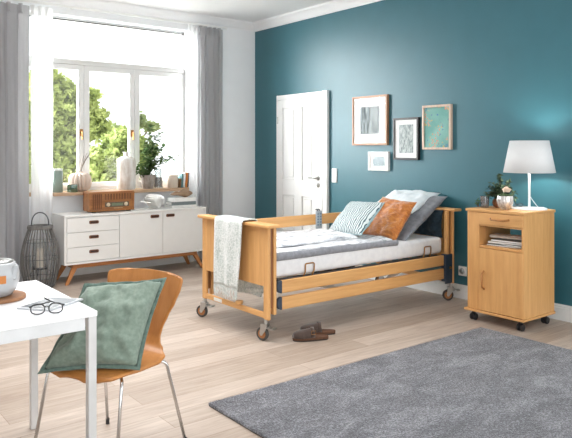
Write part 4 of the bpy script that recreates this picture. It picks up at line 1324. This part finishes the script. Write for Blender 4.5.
ld = bpy.data.lights.new('lamp_light', 'POINT'); ld.energy = 13.0; ld.color = (1.0, 0.95, 0.88); ld.shadow_soft_size = 0.035
lo = bpy.data.objects.new('lamp_light', ld); COL.objects.link(lo); lo.parent = LP; lo.location = (0, 0, 0.425)

# spectacles lying by the lamp
def spectacles(name, label, loc, rz, s, open_, mat, lens_r=(0.026, 0.02)):
    t = thing(name, label, 'glasses', loc, rz)
    fr_ = bmesh.new()
    for sx in (-1, 1):
        ring = []
        for k in range(28):
            a = 2 * math.pi * k / 28
            ca, sa = math.cos(a), math.sin(a)
            ring.append((s * (sx * 0.034 + lens_r[0] * (1 if ca > 0 else -1) * abs(ca) ** 0.8), 0, s * (lens_r[1] + 0.003 + lens_r[1] * (1 if sa > 0 else -1) * abs(sa) ** 0.8)))
        tube(fr_, ring, 0.0026 * s, 7, closed=True)
    tube(fr_, arc((-0.009 * s, 0, 0.03 * s), (0, -0.004 * s, 0.036 * s), (0.009 * s, 0, 0.03 * s), 6), 0.0021 * s, 7)
    for sx in (-1, 1):
        tube(fr_, [(sx * 0.059 * s, 0, 0.031 * s), (sx * 0.066 * s, 0.002, 0.032 * s), (sx * 0.067 * s, 0.008 * s, 0.032 * s)], 0.0022 * s, 7)
    obj('rim', fr_, mat, t, smooth=True)
    for sx in (-1, 1):
        bm = bmesh.new()
        vs = []
        for k in range(28):
            a = 2 * math.pi * k / 28
            ca, sa = math.cos(a), math.sin(a)
            vs.append(bm.verts.new((s * (sx * 0.034 + lens_r[0] * 0.97 * (1 if ca > 0 else -1) * abs(ca) ** 0.8), 0.0003, s * (lens_r[1] + 0.003 + lens_r[1] * 0.97 * (1 if sa > 0 else -1) * abs(sa) ** 0.8))))
        bm.faces.new(vs)
        obj('lens', bm, lens_glass, t, solid=0.001)
        bm = bmesh.new()
        ex = sx * 0.067
        if open_:
            tip = (-sx * 0.012 * s, (0.062 + 0.012 * sx) * s, (0.045 + 0.006 * sx) * s); mid = (sx * 0.025 * s, 0.03 * s, 0.036 * s)
        else:
            tip = (-sx * 0.05 * s, (0.03 + 0.02 * sx) * s, 0.004 * s); mid = (-sx * 0.01 * s, (0.022 + 0.008 * sx) * s, 0.028 * s)
        tube(bm, [(ex * s, 0.008 * s, 0.032 * s)] + arc((ex * s * 0.95, 0.014 * s, 0.032 * s), mid, tip, 8), [0.0022 * s] * 8 + [0.003 * s] * 2, 7)
        obj('temple', bm, mat, t, smooth=True)
    return t
spectacles('eyeglasses', 'small dark eyeglasses lying beside the lamp stem on cabinet', (-0.33, -4.165, NT + 0.017), R(-60), 0.7, False, black_plastic)

# tealight glass, plant, vase with rose
t = thing('tealight_holder', 'small smoky glass candle holder on left of cabinet top', 'candle holder', (-0.43, -3.925, NT + 0.0005))
lathe_obj('glass_cup', [(0.03, 0), (0.034, 0.003), (0.037, 0.095), (0.034, 0.095), (0.031, 0.01), (0.0, 0.01)], smoke_glass, '', '', (0, 0, 0), parent=t, seg=24)
lathe_obj('wax', [(0.028, 0.0105), (0.028, 0.03), (0, 0.03)], paper, '', '', (0, 0, 0), parent=t, seg=16)
t = thing('potted_plant', 'small dark leafy plant in brown pot on beech cabinet', 'plant', (-0.345, -4.015, NT + 0.0005))
lathe_obj('pot', [(0.035, 0), (0.055, 0.012), (0.062, 0.04), (0.056, 0.068), (0.05, 0.072), (0.046, 0.06)], plain('brown_pot', (138, 92, 62), 0.7, var=0.15), '', '', (0, 0, 0), parent=t)
lathe_obj('soil', [(0.048, 0.058), (0, 0.062)], plain('soil_dark', (60, 46, 38), 0.95), '', '', (0, 0, 0), parent=t)
bm = bmesh.new(); bs = bmesh.new()
rnd = random.Random(21)
for k in range(52):
    a = rnd.uniform(0, 2 * math.pi); L = rnd.uniform(0.09, 0.18)
    el = rnd.uniform(0.05, 1.25)
    if k < 4:
        tip = Vector((0.02 * k - 0.02, 0.0 + 0.02 * (k - 1), 0.24 + 0.015 * (k % 3)))
    else:
        tip = Vector((L * math.cos(a) * math.cos(el) * 0.9, L * math.sin(a) * math.cos(el), 0.06 + L * math.sin(el) * 0.95))
    path_ = arc((0.01 * math.cos(a), 0.01 * math.sin(a), 0.06), Vector((tip.x * 0.4, tip.y * 0.4, tip.z * 0.8 + 0.05)), tip, 7)
    tube(bs, path_, 0.0016, 4)
    for i in range(2, 8):
        for _ in range(3):
            leafy(bm, Vector(path_[i]), Vector((rnd.uniform(-1, 1), rnd.uniform(-1, 1), rnd.uniform(-0.5, 0.8))), rnd.uniform(0.028, 0.044), rnd.uniform(0.017, 0.026))
obj('foliage', bm, leaf_mat('eucalyptus_leaves', (44, 62, 52), (74, 92, 74), (112, 126, 100), 0.15, 14), t); obj('stems', bs, bark, t)
t = thing('trailing_sprig', 'low green sprig at the left edge of cabinet top', 'plant sprig', (-0.46, -3.875, NT + 0.0005))
bm = bmesh.new(); bs = bmesh.new()
for k in range(6):
    tip = Vector((rnd.uniform(-0.05, 0.05), rnd.uniform(-0.02, 0.035), rnd.uniform(0.03, 0.07)))
    path_ = arc((0, -0.01, 0.004), (tip.x * 0.5, tip.y * 0.5, tip.z * 0.8), tip, 5)
    tube(bs, path_, 0.0014, 4)
    for i in range(1, 6):
        leafy(bm, Vector(path_[i]), Vector((rnd.uniform(-1, 1), rnd.uniform(-1, 1), rnd.uniform(0.1, 0.8))), 0.025, 0.016)
obj('leaves', bm, plant_leaf, t); obj('stems', bs, bark, t)
t = thing('glass_bowl_vase', 'ribbed silvery glass bowl vase with cream rose on cabinet', 'vase', (-0.475, -4.148, NT + 0.0005))
m, nt, b = new_mat('mercury_glass')
f = noise_tex(nt, coords(nt, (1, 1, 0.5)), 30, 4, 0.7)
nt.links.new(ramp(nt, f, [(0.35, lin((150, 142, 138))), (0.6, lin((232, 228, 224)))]), b.inputs['Base Color'])
b.inputs['Metallic'].default_value = 0.45; b.inputs['Roughness'].default_value = 0.15
lathe_obj('bowl', [(0.03, 0), (0.036, 0.004), (0.056, 0.03), (0.066, 0.062), (0.064, 0.092), (0.06, 0.112), (0.056, 0.112), (0.06, 0.09), (0.052, 0.04), (0.0, 0.012)], m, '', '', (0, 0, 0), seg=96, rib=0.06, nrib=16, parent=t)
bm = bmesh.new()
for k in range(16):
    a = k * 2.4; r0 = 0.004 + 0.0021 * k
    op = 0.25 + 0.05 * k
    def petal(u, w, a=a, r0=r0, op=op):
        ang = a + (u - 0.5) * 1.9
        rr = r0 + w * 0.018 * op
        return (rr * math.cos(ang), rr * math.sin(ang), 0.145 + 0.045 * w * (1 - 0.35 * op * w) - 0.0008 * k - 0.012 * (2 * u - 1) ** 2 * w)
    gridf(bm, petal, 6, 4)
bmesh.ops.scale(bm, verts=bm.verts, vec=(0.72, 0.72, 0.9))
bmesh.ops.translate(bm, verts=bm.verts, vec=(-0.0, -0.012, 0.022))
obj('rose', bm, plain('cream_petals', (238, 218, 200), 0.7, var=0.04), t, smooth=True)
bm = bmesh.new()
tube(bm, [(0, 0, 0.012), (0.004, 0, 0.08), (0, 0, 0.147)], 0.003, 6)
for k in range(12):
    a = k * 0.53
    leafy(bm, Vector((0.03 * math.cos(a), 0.03 * math.sin(a), 0.105)), Vector((math.cos(a), math.sin(a), 0.5)), 0.045, 0.028)
obj('rose_leaves', bm, leaf_mat('rose_leaf_green', (58, 78, 58), (84, 104, 74), (120, 136, 100), 0.15, 14), t)

# ================================================================== RUG, CLOGS
m, nt, b = new_mat('grey_pile_rug')
v = coords(nt)
f = noise_tex(nt, v, 95, 3, 0.8); f2 = noise_tex(nt, coords(nt, (0.8, 1.6, 1)), 4, 5, 0.7, 0.8)  # coarse noise puts the sheen blotches of the pile into the colour
ad_ = nt.nodes.new('ShaderNodeMath'); ad_.operation = 'MULTIPLY_ADD'; ad_.inputs[1].default_value = 0.55
nt.links.new(f2, ad_.inputs[0]); nt.links.new(f, ad_.inputs[2])
nt.links.new(ramp(nt, ad_.outputs[0], [(0.5, lin((40, 40, 45))), (0.76, lin((96, 96, 102))), (0.98, lin((168, 168, 174)))]), b.inputs['Base Color'])
b.inputs['Roughness'].default_value = 0.95; b.inputs['Sheen Weight'].default_value = 0.35; b.inputs['Specular IOR Level'].default_value = 0.1
bump(nt, b, f, 1.0, 0.012)
RG = thing('rug', 'large dark grey pile rug on floor in the foreground', 'rug', (-1.99, -5.05, 0.0))
bm = bmesh.new()
rx0, rx1, ry0, ry1 = -1.235, 1.235, -0.93, 0.93
def pile(u, w):
    x = rx0 + (rx1 - rx0) * u; y = ry0 + (ry1 - ry0) * w
    return (x + 0.004 * NZ(y * 30, 1), y + 0.004 * NZ(x * 30, 2), 0.018 + 0.0022 * noise.noise(Vector((x * 55, y * 55, 0))) + 0.0012 * NZ(x * 6, y * 6))
V = gridf(bm, pile, 240, 180)
ring = [V[i][0] for i in range(240)] + [V[240][j] for j in range(180)] + [V[i][180] for i in range(240, 0, -1)] + [V[0][j] for j in range(180, 0, -1)]
low = [bm.verts.new((p.co.x, p.co.y, 0.005)) for p in ring]
for i in range(len(ring)):
    j = (i + 1) % len(ring)
    bm.faces.new((ring[i], ring[j], low[j], low[i]))
obj('pile', bm, m, RG, smooth=True)
boxobj('backing', (rx0 + 0.002, rx1 - 0.002, ry0 + 0.002, ry1 - 0.002, 0.0006, 0.005), plain('rug_backing', (62, 58, 50), 0.9), RG)

suede = plain('brown_suede', (66, 50, 42), 0.95, var=0.15, nscale=40, bmp=0.3, sheen=0.4)
cork = plain('cork_sole', (92, 62, 44), 0.9, var=0.2, nscale=120)
outsole = plain('dark_outsole', (52, 42, 36), 0.8)
def clog(label, loc, rz, mirror):
    t = thing('clog', label, 'shoe', loc, rz, 'pair of brown clogs')
    L = 0.27
    def half(s):
        # outline half-width along length s 0(heel)..1(toe)
        return 0.036 + 0.014 * math.sin(math.pi * min(1, max(0, (s - 0.25) / 0.75)) ** 1.0) + 0.0
    def outline(k, n, sc=1.0):
        a = 2 * math.pi * k / n
        x = L / 2 * math.cos(a)
        s = x / L + 0.5
        hw = (0.034 + 0.016 * (1 / (1 + math.exp(-(s - 0.5) * 9))))
        y = hw * (1 if math.sin(a) >= 0 else -1) * abs(math.sin(a)) ** 0.65 + mirror * 0.012 * (s - 0.5) ** 2
        return (x * sc, y * sc)
    def solid(z0, z1, sc0, sc1):
        bm = bmesh.new(); n = 40
        lo = [bm.verts.new((*outline(k, n, sc0), z0)) for k in range(n)]; hi = [bm.verts.new((*outline(k, n, sc1), z1)) for k in range(n)]
        bm.faces.new(lo); bm.faces.new(hi)
        for k in range(n):
            bm.faces.new((lo[k], lo[(k + 1) % n], hi[(k + 1) % n], hi[k]))
        return bm
    obj('outsole', solid(0.0006, 0.008, 0.97, 1.0), outsole, t, bevel=0.002)
    obj('footbed', solid(0.0082, 0.03, 1.0, 1.0), cork, t, bevel=0.004)
    bm = bmesh.new()
    def upper(u, w):
        # u: from instep opening (0) to toe (1), w across -1..1
        s = 0.40 + 0.60 * u
        x = L * (s - 0.5)
        c = 2 * w - 1
        e = max(0.0, 1 - max(0, (s - 0.72) / 0.285) ** 2.2) ** 0.5
        hw = (0.034 + 0.016 * (1 / (1 + math.exp(-(s - 0.5) * 9)))) * (0.35 + 0.65 * e if s > 0.72 else 1.0) * 1.03
        if s > 0.72:
            hw = 0.0515 * e + 0.001
        h = 0.052 * (1 - 0.42 * u) * (e ** 0.6)
        a = math.pi * (1 - w)
        y = hw * math.cos(a) + mirror * 0.012 * (s - 0.5) ** 2
        z = 0.026 + (0.008 + h) * max(0, math.sin(a)) ** 0.75
        x -= 0.055 * (math.sin(a) ** 2) * (1 - u) * -0.35 + 0.02 * (1 - u) * (1 - math.sin(a)) * -1 * 0 
        return (x, y, z)
    gridf(bm, upper, 18, 18)
    obj('upper', bm, suede, t, smooth=True, solid=0.004)
    bm = bmesh.new()
    pts = []
    for k in range(13):
        a = math.pi * k / 12
        pts.append((L * (0.47 - 0.5), 0.045 * math.cos(a), 0.03 + 0.062 * max(0, math.sin(a)) ** 0.75))
    for A, B in zip(pts, pts[1:]):
        pass
    def strap(u, w):
        i = u * 12; k = min(int(i), 11); a = i - k
        p = Vector(pts[k]) * (1 - a) + Vector(pts[k + 1]) * a
        return (p.x - 0.014 + 0.028 * w, p.y, p.z)
    gridf(bm, strap, 24, 2)
    st = obj('strap', bm, suede, t, smooth=True, solid=0.004)
    bm = bmesh.new()
    by_ = mirror * 0.043
    tube(bm, [(-0.03, by_ * 1.05, 0.052), (0.002, by_ * 1.05, 0.052), (0.002, by_ * 0.95, 0.076), (-0.03, by_ * 0.95, 0.076)], 0.002, 6, closed=True)
    obj('buckle', bm, brass, st)
    return t
clog('brown suede clog lying nearest, left one of the pair by the bed', (-1.985, -3.515, 0), R(152), 1)
clog('brown suede clog lying behind the other, right one of the pair', (-1.845, -3.435, 0), R(146), -1)

# ================================================================== TABLE and things on it
TZ = 0.74
TB = thing('table', 'white square table with metal legs at left foreground', 'table', (-4.045, -4.20, 0))
TX0, TY0, TY1 = -1.55, -0.40, 0.40
boxobj('tabletop', (TX0, 0.0, TY0, TY1, TZ - 0.022, TZ), white_table, TB, 0.002)
bm = bmesh.new()
bx(bm, TX0 + 0.05, -0.05, TY0 + 0.004, TY0 + 0.03, TZ - 0.072, TZ - 0.0225); bx(bm, TX0 + 0.05, -0.05, TY1 - 0.03, TY1 - 0.004, TZ - 0.072, TZ - 0.0225)
bx(bm, -0.03, -0.004, TY0 + 0.05, TY1 - 0.05, TZ - 0.072, TZ - 0.0225); bx(bm, TX0 + 0.004, TX0 + 0.03, TY0 + 0.05, TY1 - 0.05, TZ - 0.072, TZ - 0.0225)
obj('apron', bm, plain('silver_white_metal', (220, 222, 224), 0.35, 0.2), TB, bevel=0.001)
leg_m = plain('satin_silver_leg', (212, 212, 212), 0.35, 0.3)
for x in (TX0 + 0.002, -0.036):
    for y in (TY0 + 0.002, TY1 - 0.036):
        boxobj('leg', (x, x + 0.034, y, y + 0.034, 0.0005, TZ - 0.0225), leg_m, TB, 0.002)

# trivet, teapot
t = thing('trivet', 'round brown wooden trivet under the grey teapot', 'trivet', (-4.315, -4.125, TZ + 0.0005))
bm = bmesh.new(); lathe(bm, [(0, 0), (0.118, 0), (0.121, 0.004), (0.121, 0.012), (0.117, 0.016), (0, 0.016)], 48); obj('disc', bm, trivet_wood, t, bevel=0.001)
TP = thing('teapot', 'grey ceramic teapot with steel lid on round trivet', 'teapot', (-4.320, -4.125, TZ + 0.0170), R(-52))
glaze = plain('grey_glaze', (178, 180, 182), 0.2, var=0.02)
prof = [(0.058, 0), (0.066, 0.003), (0.086, 0.03), (0.097, 0.065), (0.099, 0.09), (0.094, 0.118), (0.084, 0.14), (0.076, 0.148), (0.07, 0.148)]
lathe_obj('pot_body', prof, glaze, '', '', (0, 0, 0), parent=TP, seg=48)
bm = bmesh.new(); lathe(bm, [(0.073, 0.1485), (0.074, 0.152), (0.06, 0.158), (0.02, 0.163), (0.0, 0.164)], 40)
ld_ = obj('lid', bm, steel, TP, smooth=True)
bm = bmesh.new(); lathe(bm, [(0.006, 0.163), (0.006, 0.17), (0.02, 0.173), (0.021, 0.179), (0.015, 0.183), (0, 0.184)], 24); obj('knob', bm, steel, ld_, smooth=True)
bm = bmesh.new()
tube(bm, arc((0.08, 0, 0.085), (0.098, 0, 0.115), (0.103, 0, 0.138), 6), [0.022, 0.020, 0.018, 0.016, 0.014, 0.012, 0.011], 14)
obj('spout', bm, glaze, TP, smooth=True)
bm = bmesh.new(); tube(bm, [(-0.09, 0, 0.12), (-0.135, 0, 0.122), (-0.155, 0, 0.09), (-0.13, 0, 0.05), (-0.092, 0, 0.045)], 0.008, 10); obj('handle', bm, glaze, TP, smooth=True)
bm = bmesh.new()
def lab(u, w):
    a = R(-62) + R(34) * u
    return (0.1005 * math.cos(a), 0.1005 * math.sin(a), 0.066 + 0.034 * w)
gridf(bm, lab, 8, 1)
lab_o = obj('leather_tag', bm, copper, TP, solid=0.002)

# tablet, glasses
t = thing('tablet', 'thin silver tablet lying on the white table behind eyeglasses', 'tablet', (-4.165, -4.36, TZ + 0.0005), R(-3))
ang = math.atan2(-4.379 - -4.362, -4.022 + 4.308)
pa = [(-4.300, -4.372), (-4.205, -4.492), (-4.022, -4.385), (-4.125, -4.262)]
t.location = (0, 0, TZ + 0.0005); t.rotation_euler = (0, 0, 0)
def quad_prism(pts, z0, z1, inset=0.0):
    c = Vector((sum(p[0] for p in pts) / 4, sum(p[1] for p in pts) / 4))
    q = [c + (Vector(p) - c) * (1 - inset) for p in pts]
    bm = bmesh.new()
    lo_ = [bm.verts.new((p.x, p.y, z0)) for p in q]; hi_ = [bm.verts.new((p.x, p.y, z1)) for p in q]
    bm.faces.new(lo_); bm.faces.new(hi_)
    for i in range(4):
        bm.faces.new((lo_[i], lo_[(i + 1) % 4], hi_[(i + 1) % 4], hi_[i]))
    return bm
obj('tablet_body', quad_prism(pa, 0, 0.008), plain('silver_shell', (206, 208, 212), 0.3, 0.5), t, bevel=0.002)
obj('screen', quad_prism(pa, 0.008, 0.0086, 0.12), plain('dark_glossy_screen', (120, 124, 128), 0.05), t)
spectacles('eyeglasses', 'black framed eyeglasses with temples up, on table by tablet', (-4.228, -4.532, TZ + 0.0005), R(-20), 1.0, True, black_plastic)

# ================================================================== CHAIR
CH = thing('shell_chair', 'orange brown moulded plywood chair with steel legs at table', 'chair', (-3.873, -4.323, 0), math.atan2(0.41, 0.91))
# local: +x = towards the back, y = sideways (left of the camera is +y)
def shell_c(s):
    # centre line: s in 0..1 -> (x, z); seat then bend then back
    pts = [(-0.235, 0.425), (-0.20, 0.442), (-0.12, 0.448), (-0.02, 0.444), (0.08, 0.440), (0.145, 0.446), (0.185, 0.470), (0.208, 0.51), (0.222, 0.56), (0.235, 0.62), (0.249, 0.68), (0.263, 0.74), (0.276, 0.79), (0.281, 0.806)]
    q = s * (len(pts) - 1); i = min(int(q), len(pts) - 2); a = q - i
    return pts[i][0] * (1 - a) + pts[i + 1][0] * a, pts[i][1] * (1 - a) + pts[i + 1][1] * a
def shell_w(s):
    k = [(0, 0.07), (0.03, 0.14), (0.09, 0.195), (0.2, 0.225), (0.30, 0.225), (0.38, 0.205), (0.44, 0.165), (0.49, 0.135), (0.54, 0.128), (0.60, 0.138), (0.68, 0.168), (0.76, 0.202), (0.84, 0.226), (0.90, 0.232), (0.95, 0.222), (0.98, 0.20), (1.0, 0.165)]
    for (a, wa), (c, wc) in zip(k, k[1:]):
        if a <= s <= c:
            t_ = (s - a) / (c - a); t_ = t_ * t_ * (3 - 2 * t_) * 0.5 + t_ * 0.5
            return wa + (wc - wa) * t_
    return k[-1][1]
def shell(u, w):
    x, z = shell_c(u)
    c = 2 * w - 1
    hw = shell_w(u)
    y = hw * c
    if u < 0.45:
        z -= 0.020 * c * c * (1 - u) * 0.6 - 0.012 * (1 - c * c) * 0
        z += -0.0
    else:
        b_ = min(1, (u - 0.45) / 0.2)
        x -= 0.035 * c * c * b_ * (hw / 0.22)
        if u > 0.85:
            z -= 0.010 * c * c * (u - 0.85) / 0.15
    return (x, y, z)
bm = bmesh.new(); gridf(bm, shell, 64, 24)
obj('seat_shell', bm, shell_wood, CH, smooth=True, solid=0.010)
# legs: steel tubes from the hub to the floor
for sx, sy, fx, fy in ((-1, 1, -0.235, 0.245), (-1, -1, -0.235, -0.245), (1, 1, 0.245, 0.245), (1, -1, 0.245, -0.245)):
    bm = bmesh.new()
    ex, ey = (sx * 0.165, sy * 0.205) if sx < 0 else (0.150, sy * 0.185)
    if sx < 0:
        ex = -0.15
    p = [(sx * 0.02, sy * 0.02, 0.415)] + arc((ex * 0.8, ey * 0.85, 0.415), (ex * 1.06, ey * 1.05, 0.418), (ex * 1.12, ey * 1.06, 0.385), 6) + [(fx, fy, 0.012)]
    tube(bm, p, 0.0075, 10)
    lg = obj('leg', bm, chrome, CH, smooth=True)
    bm = bmesh.new(); tube(bm, [(fx * 0.998, fy * 0.998, 0.03), (fx, fy, 0.0006)], 0.0095, 10); obj('foot_cap', bm, black_plastic, lg)
bm = bmesh.new(); lathe(bm, [(0.0, 0.405), (0.07, 0.405), (0.075, 0.415), (0.07, 0.428), (0, 0.43)], 24); obj('hub', bm, dark_steel, CH, smooth=True)

# cushion on chair
sage = fabric('sage_green_linen', (122, 138, 126), (138, 153, 140), 60, 420, 0.9, 0.3)
sage_dark = fabric('sage_flange_linen', (92, 112, 104), (112, 130, 120), 60, 420, 0.9, 0.3)
CU = bpy.data.objects.new('cushion', None); COL.objects.link(CU)
tag(CU, 'sage green linen cushion with frayed flange leaning on the chair', 'cushion')
body = obj('cover', cushion_bm(0.37, 0.385, 0.17, 31.0, wr=0.022, pw=0.42), sage, CU, smooth=True)
fl = obj('flange', flange_bm(0.37, 0.385, 0.018, 3.0), sage_dark, CU, smooth=True, solid=0.003)
for o in (body, fl):
    for vv in o.data.vertices:
        q = vv.co.y / 0.19
        vv.co.x = vv.co.x * (1 - 0.07 * q) + 0.055 * q
        # drooping upper left corner
        p = max(0, -vv.co.x / 0.2) * max(0, q)
        vv.co.y -= 0.035 * p
        vv.co.z += 0.03 * p
place(CU, (-3.912, -4.395, 0.622), (0.337, -0.247, 0.012), (0.165, 0.125, 0.30))
